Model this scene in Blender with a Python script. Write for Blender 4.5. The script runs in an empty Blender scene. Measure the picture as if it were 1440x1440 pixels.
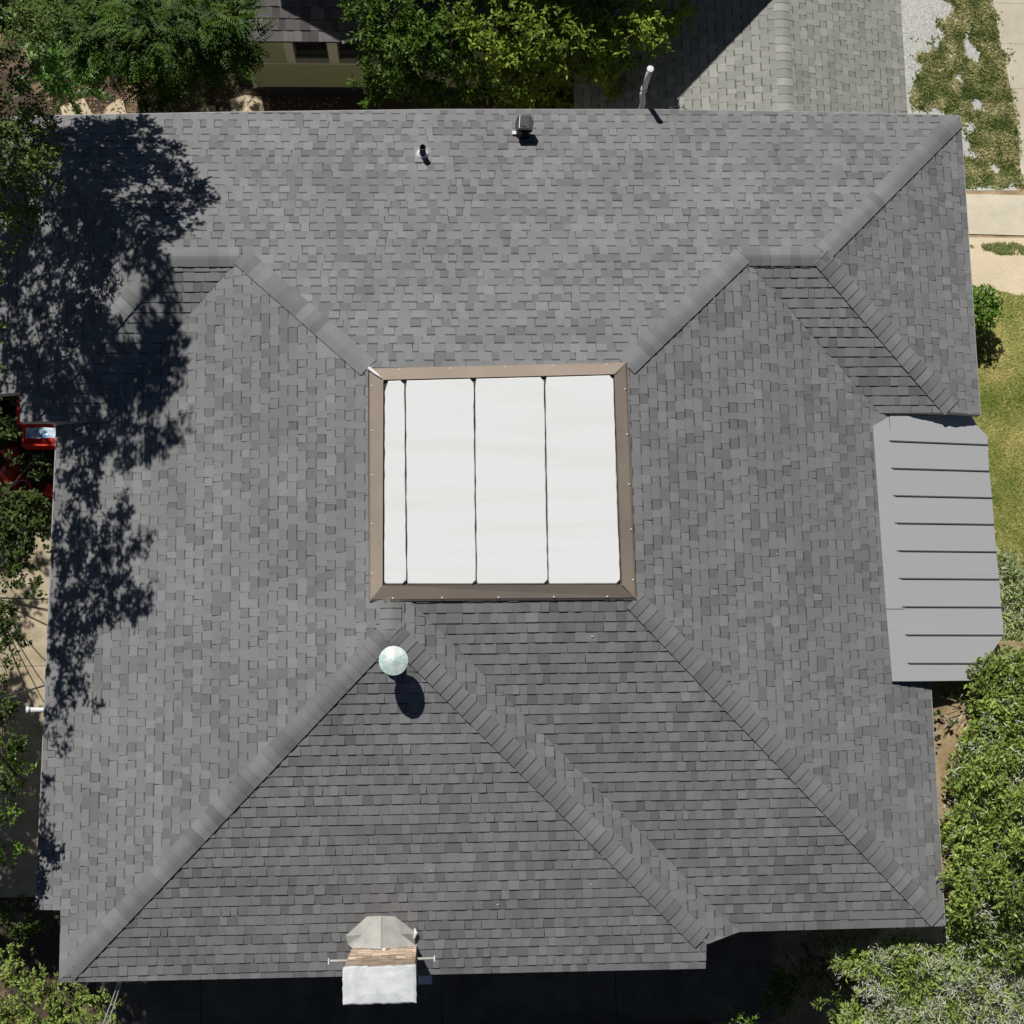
import bpy, math, random
import numpy as np
from mathutils import Vector, Matrix, noise as mnoise

# ------------------------------------------------------------------ camera, sky, sun, exposure
RC = np.array([[0.9985334, -0.0180523, 0.0510407], [0.0100514, 0.9881954, 0.1528688], [-0.0531978, -0.1521315, 0.9869276]])
FPX, HC = 2145.42, 25.0679
sc = bpy.context.scene
C = sc.collection
cd = bpy.data.cameras.new('camera'); cam = bpy.data.objects.new('camera', cd); C.objects.link(cam)
cd.sensor_width = 36.0; cd.lens = FPX / 1440 * 36; cd.clip_start = 0.5; cd.clip_end = 2000
cam.matrix_world = Matrix.Translation((0, 0, HC)) @ Matrix(RC.T.tolist()).to_4x4()
sc.camera = cam
SUN_AZ, SUN_EL = math.radians(24.0), math.radians(51.5)
TO_SUN = np.array([-math.sin(SUN_AZ) * math.cos(SUN_EL), math.cos(SUN_AZ) * math.cos(SUN_EL), math.sin(SUN_EL)])
w = bpy.data.worlds.new('World'); sc.world = w; w.use_nodes = True
nt = w.node_tree; nt.nodes.clear()
sky = nt.nodes.new('ShaderNodeTexSky'); sky.sky_type = 'NISHITA'; sky.sun_disc = False
sky.sun_elevation = SUN_EL; sky.sun_rotation = -SUN_AZ
sky.altitude = 3500; sky.air_density = 0.7; sky.dust_density = 0.3; sky.ozone_density = 1.0
bg = nt.nodes.new('ShaderNodeBackground'); bg.inputs[1].default_value = 0.05
wo = nt.nodes.new('ShaderNodeOutputWorld')
nt.links.new(sky.outputs[0], bg.inputs[0]); nt.links.new(bg.outputs[0], wo.inputs[0])
sl = bpy.data.lights.new('sun', 'SUN'); sl.energy = 5.0; sl.angle = math.radians(0.53); sl.color = (1.0, 0.975, 0.93)
so = bpy.data.objects.new('sun', sl); C.objects.link(so)
so.rotation_euler = Vector(TO_SUN.tolist()).to_track_quat('Z', 'Y').to_euler()
so.location = (-10, 20, 40)
sc.view_settings.view_transform = 'Standard'; sc.view_settings.look = 'None'
sc.view_settings.exposure = -0.28; sc.view_settings.gamma = 1.0; sc.view_settings.use_curve_mapping = False
sc.render.engine = 'CYCLES'
sc.cycles.max_bounces = 6; sc.cycles.transparent_max_bounces = 4

random.seed(7); rng = np.random.default_rng(11)
R3 = random.Random

# ------------------------------------------------------------------ helpers
def dirw(px, py): return RC.T @ np.array([(px - 720) / FPX, (720 - py) / FPX, -1.0])
def atz(px, py, z):
    D = dirw(px, py); t = (z - HC) / D[2]
    return np.array([0, 0, HC]) + D * t
def gz(y):
    if y <= 6.5: return 0.0
    if y >= 10.5: return -1.5
    return -1.5 * (y - 6.5) / 4.0
def atg(px, py):
    z = 0.0
    for _ in range(12): z = gz(atz(px, py, z)[1])
    return atz(px, py, z)
def to_px(P):
    c = RC @ (np.asarray(P, float) - np.array([0, 0, HC]))
    return np.array([720 + FPX * c[0] / -c[2], 720 - FPX * c[1] / -c[2]])
ORG = {}
def empty(name, loc, label=None, cat=None, group=None, kind=None):
    o = bpy.data.objects.new(name, None); C.objects.link(o)
    o.location = [float(v) for v in loc]; o.empty_display_size = 0.2
    ORG[o.name] = np.array(loc, float)
    tag(o, label, cat, group, kind); return o
def tag(o, label=None, cat=None, group=None, kind=None):
    if label: o['label'] = label
    if cat: o['category'] = cat
    if group: o['group'] = group
    if kind: o['kind'] = kind
    return o
def ob(name, V, F, mats, parent=None, tone=None, midx=None, smooth=False, kind=None, edges=()):
    V = np.asarray(V, float).reshape(-1, 3)
    org = np.array([V[:, 0].mean(), V[:, 1].mean(), V[:, 2].min()])
    me = bpy.data.meshes.new(name)
    me.from_pydata((V - org).tolist(), list(edges), [list(map(int, f)) for f in F])
    for m in (mats if isinstance(mats, (list, tuple)) else [mats]): me.materials.append(m)
    if midx is not None: me.polygons.foreach_set('material_index', np.asarray(midx, np.int32))
    if tone is not None:
        a = me.attributes.new('tone', 'FLOAT', 'FACE'); a.data.foreach_set('value', np.asarray(tone, np.float32))
    if smooth: me.polygons.foreach_set('use_smooth', [True] * len(me.polygons))
    o = bpy.data.objects.new(name, me); C.objects.link(o); ORG[o.name] = org
    if parent is not None:
        o.parent = parent; o.location = (org - ORG[parent.name]).tolist()
    else: o.location = org.tolist()
    if kind: o['kind'] = kind
    return o
class MB:
    """collects shapes; build() links them as one mesh object"""
    def __init__(s): s.V = []; s.F = []; s.T = []; s.M = []
    def add(s, V, F, tone=1.0, m=0):
        n = len(s.V); s.V += [tuple(map(float, v)) for v in V]
        for f in F: s.F.append([i + n for i in f]); s.T.append(tone); s.M.append(m)
        return s
    def box(s, x0, x1, y0, y1, z0, z1, m=0, tone=1.0):
        V = [(x0, y0, z0), (x1, y0, z0), (x1, y1, z0), (x0, y1, z0), (x0, y0, z1), (x1, y0, z1), (x1, y1, z1), (x0, y1, z1)]
        return s.add(V, [(3, 2, 1, 0), (4, 5, 6, 7), (0, 1, 5, 4), (1, 2, 6, 5), (2, 3, 7, 6), (3, 0, 4, 7)], tone, m)
    def hexa(s, bot, top, m=0, tone=1.0):
        n = len(bot); V = list(bot) + list(top)
        F = [tuple(range(n))[::-1], tuple(range(n, 2 * n))] + [(i, (i + 1) % n, n + (i + 1) % n, n + i) for i in range(n)]
        return s.add(V, F, tone, m)
    def prism(s, poly, z0, z1, m=0, tone=1.0):
        return s.hexa([(p[0], p[1], z0) for p in poly], [(p[0], p[1], z1) for p in poly], m, tone)
    def tube(s, pts, rad, n=8, m=0, tone=1.0, cap=True):
        pts = [Vector(p) for p in pts]; rings = []
        rads = rad if isinstance(rad, (list, tuple)) else [rad] * len(pts)
        for i, p in enumerate(pts):
            d = (pts[min(i + 1, len(pts) - 1)] - pts[max(i - 1, 0)]).normalized()
            a = d.cross(Vector((0.31, 0.2, 0.93)) if abs(d.z) < .9 else Vector((1, 0, 0))).normalized(); b = d.cross(a)
            rings.append([p + (a * math.cos(2 * math.pi * k / n) + b * math.sin(2 * math.pi * k / n)) * rads[i] for k in range(n)])
        V = [v for r in rings for v in r]; F = []
        for i in range(len(pts) - 1):
            for k in range(n):
                k2 = (k + 1) % n; F.append((i * n + k, i * n + k2, (i + 1) * n + k2, (i + 1) * n + k))
        if cap: F.append(tuple(range(n))[::-1]); F.append(tuple(range((len(pts) - 1) * n, len(pts) * n)))
        return s.add(V, F, tone, m)
    def lathe(s, c, prof, n=24, m=0):
        V = []; F = []
        for r, z in prof:
            V += [(c[0] + r * math.cos(2 * math.pi * k / n), c[1] + r * math.sin(2 * math.pi * k / n), c[2] + z) for k in range(n)]
        for i in range(len(prof) - 1):
            for k in range(n):
                k2 = (k + 1) % n; F.append((i * n + k, i * n + k2, (i + 1) * n + k2, (i + 1) * n + k))
        return s.add(V, F, 1.0, m)
    def build(s, name, mats, parent=None, smooth=False, kind=None, tone=False):
        return ob(name, s.V, s.F, mats, parent, s.T if tone else None, s.M, smooth, kind)

# ------------------------------------------------------------------ materials
def nn(nt, t, **kw):
    n = nt.nodes.new(t)
    for k, v in kw.items(): setattr(n, k, v)
    return n
def mat(name, col, rough=0.8, var=0.15, scale=3.0, fine=0.0, fscale=60.0, bump=0.0, bscale=40.0, metal=0.0, tone=False, col2=None, c2scale=1.0, spec=0.5, c2range=(0.4, 0.6), stretch=None):
    m = bpy.data.materials.new(name); m.use_nodes = True; t = m.node_tree
    b = t.nodes['Principled BSDF']; b.inputs['Roughness'].default_value = rough; b.inputs['Metallic'].default_value = metal
    b.inputs['Specular IOR Level'].default_value = spec
    geo = nn(t, 'ShaderNodeNewGeometry'); pos = geo.outputs['Position']
    if stretch:
        mp = nn(t, 'ShaderNodeMapping'); mp.inputs['Scale'].default_value = stretch; t.links.new(pos, mp.inputs[0]); pos = mp.outputs[0]
    def noisef(s, d=4.0, r=.55):
        n = nn(t, 'ShaderNodeTexNoise'); n.inputs['Scale'].default_value = s; n.inputs['Detail'].default_value = d; n.inputs['Roughness'].default_value = r
        t.links.new(pos, n.inputs['Vector']); return n.outputs['Fac']
    base = nn(t, 'ShaderNodeRGB'); base.outputs[0].default_value = (*col, 1); cur = base.outputs[0]
    if col2:
        mx = nn(t, 'ShaderNodeMix', data_type='RGBA'); mx.inputs[7].default_value = (*col2, 1); t.links.new(cur, mx.inputs[6])
        r = nn(t, 'ShaderNodeMapRange'); r.inputs[1].default_value = c2range[0]; r.inputs[2].default_value = c2range[1]
        t.links.new(noisef(c2scale, 5, .6), r.inputs[0]); t.links.new(r.outputs[0], mx.inputs[0]); cur = mx.outputs[2]
    def mul(cur, fac_out, lo, hi):
        r = nn(t, 'ShaderNodeMapRange'); r.inputs[1].default_value = .25; r.inputs[2].default_value = .75
        r.inputs[3].default_value = lo; r.inputs[4].default_value = hi; t.links.new(fac_out, r.inputs[0])
        v = nn(t, 'ShaderNodeVectorMath', operation='SCALE'); t.links.new(cur, v.inputs[0]); t.links.new(r.outputs[0], v.inputs['Scale']); return v.outputs[0]
    if var: cur = mul(cur, noisef(scale), 1 - var, 1 + var)
    if fine: cur = mul(cur, noisef(fscale, 2), 1 - fine, 1 + fine)
    if tone:
        a = nn(t, 'ShaderNodeAttribute', attribute_name='tone'); v = nn(t, 'ShaderNodeVectorMath', operation='SCALE')
        t.links.new(cur, v.inputs[0]); t.links.new(a.outputs['Fac'], v.inputs['Scale']); cur = v.outputs[0]
    t.links.new(cur, b.inputs['Base Color'])
    if bump:
        bp = nn(t, 'ShaderNodeBump'); bp.inputs['Strength'].default_value = bump; bp.inputs['Distance'].default_value = .01
        t.links.new(noisef(bscale, 3), bp.inputs['Height']); t.links.new(bp.outputs[0], b.inputs['Normal'])
    return m
def leafmat(name, c1, c2, rough=.45, trans=.25, spec=.5):
    """leaf colour from c1 (tone 0) to c2 (tone 1), part of the light passing through"""
    m = bpy.data.materials.new(name); m.use_nodes = True; t = m.node_tree
    b = t.nodes['Principled BSDF']; b.inputs['Roughness'].default_value = rough; b.inputs['Specular IOR Level'].default_value = spec
    a = nn(t, 'ShaderNodeAttribute', attribute_name='tone')
    mx = nn(t, 'ShaderNodeMix', data_type='RGBA'); mx.inputs[6].default_value = (*c1, 1); mx.inputs[7].default_value = (*c2, 1)
    t.links.new(a.outputs['Fac'], mx.inputs[0]); t.links.new(mx.outputs[2], b.inputs['Base Color'])
    tr = nn(t, 'ShaderNodeBsdfTranslucent'); t.links.new(mx.outputs[2], tr.inputs[0])
    ms = nn(t, 'ShaderNodeMixShader'); ms.inputs[0].default_value = trans
    t.links.new(b.outputs[0], ms.inputs[1]); t.links.new(tr.outputs[0], ms.inputs[2])
    t.links.new(ms.outputs[0], t.nodes['Material Output'].inputs[0]); return m
SHG = 0.222
M = dict(
    shingle=mat('grey_asphalt_shingle', (SHG * .985, SHG * .985, SHG * .99), .92, .10, .8, .20, 170, .35, 220, tone=True, spec=.2),
    cap=mat('grey_cap_shingle', (SHG * .975, SHG * .972, SHG * .975), .92, .10, 2.0, .18, 170, .35, 220, tone=True, spec=.2),
    felt=mat('dark_roofing_felt', (.03, .03, .032), .95, .2, 3),
    fascia=mat('pale_painted_fascia', (.5, .5, .48), .6, .1, 2),
    soffit=mat('painted_soffit', (.4, .4, .38), .7, .1, 2),
    drip=mat('grey_metal_drip_edge', (.33, .33, .33), .5, .1, 3),
    wall=mat('grey_house_siding', (.32, .31, .28), .8, .1, 2),
    tan=mat('tan_painted_metal', (.31, .25, .20), .6, .12, 1.6, .03, 60, .05, 6),
    white=mat('white_roof_panel', (.745, .75, .74), .8, .02, 2.5, .015, 30, .08, 8, col2=(.70, .70, .68), c2scale=1.2, c2range=(.5, .75), stretch=(.3, 3, 1)),
    gapd=mat('dark_joint_sealant', (.07, .068, .06), .9, .3, 20),
    screw=mat('white_screw_cap', (.8, .8, .78), .4, 0),
    awn=mat('light_grey_standing_seam_metal', (.415, .415, .42), .6, .02, .8, .012, 12, .03, 6, stretch=(.4, 8, 1)),
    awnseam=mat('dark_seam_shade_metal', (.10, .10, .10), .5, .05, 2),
    lead=mat('white_lead_flashing', (.75, .75, .75), .35, .1, 10),
    black=mat('black_plastic_pipe', (.008, .008, .009), .35, .1, 10),
    hood=mat('dark_slate_metal_hood', (.014, .018, .02), .45, .15, 12),
    pvc=mat('white_pvc_pipe', (.74, .74, .74), .35, .05, 6),
    capgreen=mat('pale_verdigris_metal_cap', (.46, .62, .56), .45, .16, 14, .05, 60, .2, 20, col2=(.74, .78, .74), c2scale=6),
    brick=mat('buff_brick', (.66, .50, .37), .9, .14, 9, .15, 90, .3, 60, tone=True),
    mortar=mat('pale_mortar', (.46, .41, .34), .95, .12, 10),
    crown=mat('white_chimney_crown_mortar', (.70, .71, .71), .85, .10, 7, .05, 50, .2, 12, col2=(.58, .60, .60), c2scale=4),
    galv=mat('weathered_galvanised_sheet', (.47, .465, .43), .55, .10, 5, .04, 40, .08, 8, col2=(.38, .38, .345), c2scale=3),
    wpaint=mat('white_painted_metal', (.75, .76, .78), .4, .08, 6),
    soil=mat('sandy_soil', (.40, .29, .165), .95, .22, 1.4, .2, 22, .5, 30, col2=(.27, .19, .105), c2scale=2.2),
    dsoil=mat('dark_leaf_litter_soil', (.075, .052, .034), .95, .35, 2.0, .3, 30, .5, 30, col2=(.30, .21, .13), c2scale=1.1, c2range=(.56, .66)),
    conc=mat('beige_concrete', (.60, .54, .42), .9, .08, 1.3, .10, 55, .2, 60, col2=(.54, .48, .365), c2scale=2.5),
    dconc=mat('old_grey_concrete', (.19, .155, .11), .9, .16, 1.6, .10, 40, .2, 50, col2=(.13, .106, .076), c2scale=2.0),
    lconc=mat('old_tan_concrete_path', (.50, .42, .29), .9, .12, 1.6, .10, 55, .2, 50, col2=(.38, .31, .2), c2scale=3.0),
    sand=mat('pale_sand', (.60, .50, .35), .95, .10, 1.8, .16, 40, .3, 50),
    gravel=mat('pale_gravel_bed', (.50, .50, .47), .95, .10, 4, .35, 70, .6, 90, col2=(.52, .43, .30), c2scale=1.1, c2range=(.54, .66)),
    lawnbase=mat('dry_thatch', (.46, .40, .17), .95, .2, 2.2, .3, 40, .4, 60, col2=(.26, .27, .08), c2scale=1.4),
    nsh=mat('beige_grey_shingle', (.325, .325, .295), .92, .06, 1.0, .16, 150, .3, 200, tone=True, spec=.2),
    nsh2=mat('dull_brown_shingle', (.15, .14, .14), .92, .1, 1.0, .16, 150, .3, 200, tone=True, spec=.2),
    olive=mat('olive_green_siding', (.50, .54, .28), .8, .06, 2, .04, 60),
    cream=mat('cream_trim_paint', (.85, .80, .58), .6, .06, 4),
    glass=mat('dark_window_glass', (.02, .02, .022), .08, .1, 3),
    bark=mat('tree_bark', (.13, .10, .07), .95, .25, 8, .2, 60, .6, 30),
    twig=mat('pale_dry_twig', (.62, .60, .50), .8, .15, 12),
    red=mat('bright_red_finish', (.55, .03, .015), .25, .05, 4),
    bluew=mat('pale_blue_fabric', (.22, .38, .62), .12, .25, 5, col2=(.6, .7, .8), c2scale=4),  # blue of the crumpled sheet on the wagon
    rubber=mat('black_rubber', (.015, .015, .015), .8, 0),
    cable=mat('black_cable', (.02, .02, .02), .6, 0),
    cable2=mat('grey_service_cable', (.42, .42, .40), .5, 0),
    dgreen=mat('dark_grey_bin_plastic', (.03, .035, .035), .5, .1, 4),
)
LF = dict(
    oak=leafmat('oak_leaf', (.018, .038, .008), (.16, .23, .05), .5, .2, .3),
    olivel=leafmat('yellow_green_leaf', (.03, .065, .007), (.36, .47, .06), .5, .32, .3),
    pinn=leafmat('pinnate_leaf', (.012, .034, .004), (.12, .22, .022), .5, .25, .25),
    bright=leafmat('bright_pinnate_leaf', (.06, .17, .015), (.25, .50, .07), .4, .3),
    shrub=leafmat('shrub_leaf', (.022, .05, .006), (.42, .54, .12), .45, .22, .35),
    pale=leafmat('silvery_leaf', (.38, .42, .27), (.72, .74, .58), .6, .15),
    sage=leafmat('grey_green_leaf', (.05, .09, .02), (.46, .55, .22), .5, .2),
    round=leafmat('glossy_bush_leaf', (.03, .08, .008), (.20, .36, .035), .35, .2),
    grass=leafmat('grass_blade', (.15, .24, .02), (.78, .68, .28), .7, .2, .2),
    weed=leafmat('weed_leaf', (.09, .15, .02), (.70, .62, .32), .7, .2, .2),
    litter=leafmat('dry_leaf', (.22, .13, .06), (.50, .36, .2), .8, .1, .2),
)

# ------------------------------------------------------------------ clipping
def clip(poly, a, b):
    """keep the part of poly left of the line a->b"""
    out = []; n = len(poly); dx, dy = b[0] - a[0], b[1] - a[1]
    def sd(p): return dx * (p[1] - a[1]) - dy * (p[0] - a[0])
    for i in range(n):
        p, q = poly[i], poly[(i + 1) % n]; sp, sq = sd(p), sd(q)
        if sp >= 0: out.append(p)
        if (sp > 0 and sq < 0) or (sp < 0 and sq > 0):
            t = sp / (sp - sq); out.append((p[0] + (q[0] - p[0]) * t, p[1] + (q[1] - p[1]) * t))
    return out
def area(p): return 0.5 * sum(p[i][0] * p[(i + 1) % len(p)][1] - p[(i + 1) % len(p)][0] * p[i][1] for i in range(len(p))) if len(p) > 2 else 0
def clip_convex(poly, reg):
    for i in range(len(reg)):
        poly = clip(poly, reg[i], reg[(i + 1) % len(reg)])
        if len(poly) < 3: return []
    return poly
def ccw(p): return p if area(p) > 0 else p[::-1]

# ------------------------------------------------------------------ house geometry (plan coordinates, metres)
S = 0.40019; ZD = 5.0
x0, x1, y0, y1 = -0.8202, 2.6827, 1.9033, 5.0796
d_, xr, yr, xe = 0.6446, -0.5382, 6.8769, 5.6071
t_ = yr - y1; zr = ZD - S * t_
xw = -3.65
yp = y0 - d_ + (xr - x0); zp = ZD + S * (xr - x0)
xv = 2 * xr - x0
YN = 9.48; XE2 = 8.17; XW2 = -6.33; YSW = 4.71; YSE = 4.75; XE = 7.2
# name: (downslope dir, reference distance, reference z)
PL = {
    'N': ((0, 1), y1, ZD), 'S2': ((0, -1), -y0, ZD), 'S1': ((0, -1), -(y0 - d_), ZD),
    'W': ((-1, 0), -x0, ZD), 'E': ((1, 0), x1, ZD), 'ES': ((1, 0), xr, zp),
    'SE': ((0, -1), -yr, zr), 'SW': ((0, -1), -yr, zr), 'E2': ((1, 0), xe, zr), 'W2': ((-1, 0), -xw, zr),
}
def pz(nm, x, y):
    (a, b), c, z = PL[nm]; return z - S * (a * x + b * y - c)
NE_ = [(XE2, yr + XE2 - xe), (6.0, 9.50), (3.5, 9.535), (0.2, 9.52), (-3.0, 9.45), (XW2 + .2, yr + 2.48)]
REG = {
    'N': [[(x0, y1), (x1, y1), (x1 + t_, yr), (x0 - t_, yr)],
          [(xw, yr), (xe, yr), (XE2, yr + XE2 - xe)] + NE_[1:-1] + [(XW2 + .2, yr + 2.48)]],
    'E2': [[(xe, yr), (xe + XE2 - xe, yr - (XE2 - xe)), (XE2, YN), (xe + YN - yr, YN)]],
    'W2': [[(xw, yr), (XW2 + .2, yr + 2.48), (XW2, yr + 2.48), (XW2, 5.15), (xw - (yr - 5.15), 5.15)], [(xw - (yr - 5.15), 5.15), (-5.86, 5.15), (-5.84, YSW), (xw - (yr - YSW), YSW)]],
    'SE': [[(x1 + t_, yr), (xe, yr), (xe + yr - YSE, YSE), (x1 + t_ + yr - YSE, YSE)]],
    'SW': [[(xw, yr), (x0 - t_, yr), (x0 - t_ - (yr - YSW), YSW), (xw - (yr - YSW), YSW)]],
    'E': [[(x1, y0), (x1 + t_ + yr - YSE, y0 - (x1 + t_ + yr - YSE - x1)), (x1 + t_ + yr - YSE, YSE), (x1 + t_, yr), (x1, y1)],
          [(x1 + t_ + yr - YSE, y0 - (t_ + yr - YSE)), (XE, y0 - (XE - x1)), (XE, YSE), (x1 + t_ + yr - YSE, YSE)]],
    'S2': [[(x1, y0), (xv, y0), (4.27, y0 - (4.27 - xv)), (XE, y0 - (XE - x1))]],
    'S1': [[(xr, yp), (-5.12, yp - (xr + 5.12)), (-5.12, -3.06), (3.76, -3.10), (3.76, yp - (3.76 - xr))]],
    'ES': [[(xr, y0), (xr, yp), (3.76, yp - (3.76 - xr)), (4.27, y0 - (4.27 - xv)), (xv, y0)]],
    'W': [[(x0, y1), (x0 - t_, yr), (x0 - t_ - (yr - YSW), YSW), (x0 - t_ - (yr - YSW), yp - (xr - (x0 - t_ - (yr - YSW)))), (x0, yp - (xr - x0))],
          [(x0 - t_ - (yr - YSW), YSW), (-5.12, YSW), (-5.12, yp - (xr + 5.12)), (x0 - t_ - (yr - YSW), yp - (xr - (x0 - t_ - (yr - YSW))))],
          [(-5.12, YSW), (-5.38, YSW), (-5.49, -2.1), (-5.12, -2.1)],
          [(x0, y0 + 0.03), (x0, yp - (xr - x0)), (xr, yp), (xr, y0 + 0.03)]],
}
REG['E2'][0] = [(xe, yr), (xe + yr - YSE, YSE), (XE2, YSE), (XE2, yr + XE2 - xe)]
for k in REG: REG[k] = [ccw(r) for r in REG[k]]

def make_shingles(nm, dirv, cref, zref, slope, regs, e, we, seed, tones=(.80, .98, 1.08), weights=(.20, .60, .20), tl=(.008, .0145), sloppy=1.0, widths=(.088, .155)):
    """laminated shingle tabs of one roof plane; returns a list of (verts, faces, tones)"""
    r = random.Random(seed); a, b = dirv; ua, ub = -b, a
    out = []
    def uw(p): return (ua * p[0] + ub * p[1], a * p[0] + b * p[1] - cref)
    rg = [ccw([uw(p) for p in R_]) for R_ in regs]
    umin = min(p[0] for R_ in rg for p in R_); umax = max(p[0] for R_ in rg for p in R_)
    wmin = min(p[1] for R_ in rg for p in R_); wmax = max(p[1] for R_ in rg for p in R_)
    k = 0; wb = we
    sgn = 1 if (ua * b - ub * a) > 0 else -1
    while wb > wmin:
        wt = wb - e - .004
        if wt < wmax:
            u = umin - r.uniform(0, .35); thick = r.random() < .5; strip = r.uniform(.94, 1.05)
            jit = r.uniform(-.003, .003) * sloppy; nextstrip = u + r.uniform(.3, 1)
            while u < umax:
                wd = r.uniform(*widths)
                if r.random() < .14: wd *= 1.5
                if u > nextstrip: strip = r.uniform(.93, 1.06); nextstrip = u + 1.0; jit = r.uniform(-.0035, .0035) * sloppy
                tone = r.choices(tones, weights)[0] * r.uniform(.965, 1.035) * strip
                if not thick: tone = tone * r.uniform(.94, 1.03)
                cl = mnoise.noise((u * .8 + seed * 7.1, wb * 1.1, 3.3)); tone *= 1 + .06 * cl
                th = tl[1] if thick else tl[0]; th *= r.uniform(.85, 1.2)
                wv = jit + .006 * sloppy * mnoise.noise((u * .9, wb * 3 + seed, .5))
                sl1, sl2 = r.uniform(-.008, .008), r.uniform(-.008, .008)
                q = [(u, wt), (u + wd, wt), (u + wd + sl1, wb + wv), (u + sl2, wb + wv)]
                q = ccw(q)
                for R_ in rg:
                    c = clip_convex(q, R_)
                    if len(c) < 3 or abs(area(c)) < 6e-5: continue
                    parts = []
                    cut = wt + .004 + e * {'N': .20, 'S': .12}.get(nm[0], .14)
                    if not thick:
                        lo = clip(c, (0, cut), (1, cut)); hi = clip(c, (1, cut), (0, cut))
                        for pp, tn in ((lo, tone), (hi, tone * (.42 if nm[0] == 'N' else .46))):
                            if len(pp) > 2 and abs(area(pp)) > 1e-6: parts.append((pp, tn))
                    else: parts.append((c, tone))
                    def P3(p, off): 
                        x, y = ua * p[0] + a * (p[1] + cref), ub * p[0] + b * (p[1] + cref)
                        return (x, y, zref - slope * p[1] + off)
                    def off(p): return .0015 + (th - .0015) * max(0, min(1, (p[1] - wt) / (wb - wt)))
                    V = []; F = []; T = []
                    for pp, tn in parts:
                        n = len(V); V += [P3(p, off(p)) for p in pp]
                        f = list(range(n, n + len(pp))); F.append(f if sgn > 0 else f[::-1]); T.append(tn)
                    n = len(V); m = len(c)
                    V += [P3(p, off(p)) for p in c] + [P3(p, -.003) for p in c]
                    for i in range(m):
                        j = (i + 1) % m; f = [n + i, n + m + i, n + m + j, n + j]
                        F.append(f if sgn > 0 else f[::-1]); T.append(tone * .8)
                    out.append((V, F, T, abs(area(c))))
                u += wd; thick = not thick
        wb -= e; k += 1
    return out

def emit_pieces(pieces, name, restname, material, parent, limit=300):
    """the pieces that show largest become objects of their own, the rest one joined part"""
    sc_ = []
    for i, (V, F, T, A) in enumerate(pieces):
        c = np.mean(np.array(V), 0); q = to_px(c); vis = -8 < q[0] < 1448 and -8 < q[1] < 1448
        sc_.append((A * (1.0 if vis else 0.0) * (FPX / (HC - c[2])) ** 2, i))
    sc_.sort(reverse=True); big = set(i for s_, i in sc_[:limit] if s_ > 0)
    mb = MB(); VV = []; FF = []; TT = []
    for i, (V, F, T, A) in enumerate(pieces):
        if i in big: ob(name, V, F, material, parent, tone=T)
        else:
            n = len(VV); VV += V; FF += [[j + n for j in f] for f in F]; TT += T
    if VV: ob(restname, VV, FF, material, parent, tone=TT, kind='stuff')

house = empty('house', (1.0, 2.5, 0), 'low grey shingled hip roof house with a white panelled flat deck at its middle', 'house')
allp = []
CE = 0.143 / math.sqrt(1 + S * S)
WE = {'N': 9.535 - y1, 'S2': y0 + 2.60, 'S1': y0 - d_ + 3.10, 'W': x0 + 5.49, 'E': XE - x1, 'ES': 4.27 - xr, 'SE': yr - YSE, 'SW': yr - YSW, 'E2': XE2 - xe, 'W2': xw - XW2}
for i, nm in enumerate(REG):
    dv, c, z = PL[nm]
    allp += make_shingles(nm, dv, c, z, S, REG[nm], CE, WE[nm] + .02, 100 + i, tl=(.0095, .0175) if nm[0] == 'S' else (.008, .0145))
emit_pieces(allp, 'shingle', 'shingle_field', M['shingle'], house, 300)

# roof deck under the shingles, fascia on its rim
for nm in REG:
    mb = MB()
    for r_ in REG[nm]:
        top = [(x, y, pz(nm, x, y) - .004) for x, y in r_]; bot = [(x, y, pz(nm, x, y) - .15) for x, y in r_]
        n = len(r_); V = bot + top
        mb.add(V, [tuple(range(n, 2 * n))], m=0)
        mb.add(V, [tuple(range(n))[::-1]] + [(i, (i + 1) % n, n + (i + 1) % n, n + i) for i in range(n)], m=1)
    mb.build('roof_deck', [M['felt'], M['fascia']], house)
outline = [(-6.0, 9.1), (-6.0, 5.2), (-5.0, 5.0), (-5.0, -1.8), (-4.7, -1.8), (-4.7, -2.65), (3.4, -2.65), (3.4, -2.2), (6.8, -2.2), (6.8, 5.1), (7.8, 5.1), (7.8, 9.1)]
MB().prism(outline, -1.6, 3.0).build('wall', M['wall'], house)
# drip edges along the eaves
def drip(a, b, nm):
    a = Vector(a); b = Vector(b); d = (b - a).normalized(); n = Vector((d.y, -d.x))
    V = []
    for p in (a, b):
        z = pz(nm, p.x, p.y)
        V += [(p.x - n.x * .05, p.y - n.y * .05, z - .012), (p.x + n.x * .016, p.y + n.y * .016, z - .010), (p.x + n.x * .016, p.y + n.y * .016, z - .055), (p.x - n.x * .05, p.y - n.y * .05, z - .055)]
    ob('drip_edge', V, [(0, 1, 2, 3), (7, 6, 5, 4), (0, 4, 5, 1), (1, 5, 6, 2), (2, 6, 7, 3), (3, 7, 4, 0)], M['drip'], house)
[drip(NE_[i], NE_[i + 1], 'N') for i in range(5)]; pass
drip((XE2, YSE), (XE2, yr + XE2 - xe), 'E2'); drip((XE, -2.6), (XE, 4.6), 'E'); drip((-5.38, YSW), (-5.49, -2.1), 'W')
for o_ in []: pass

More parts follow.
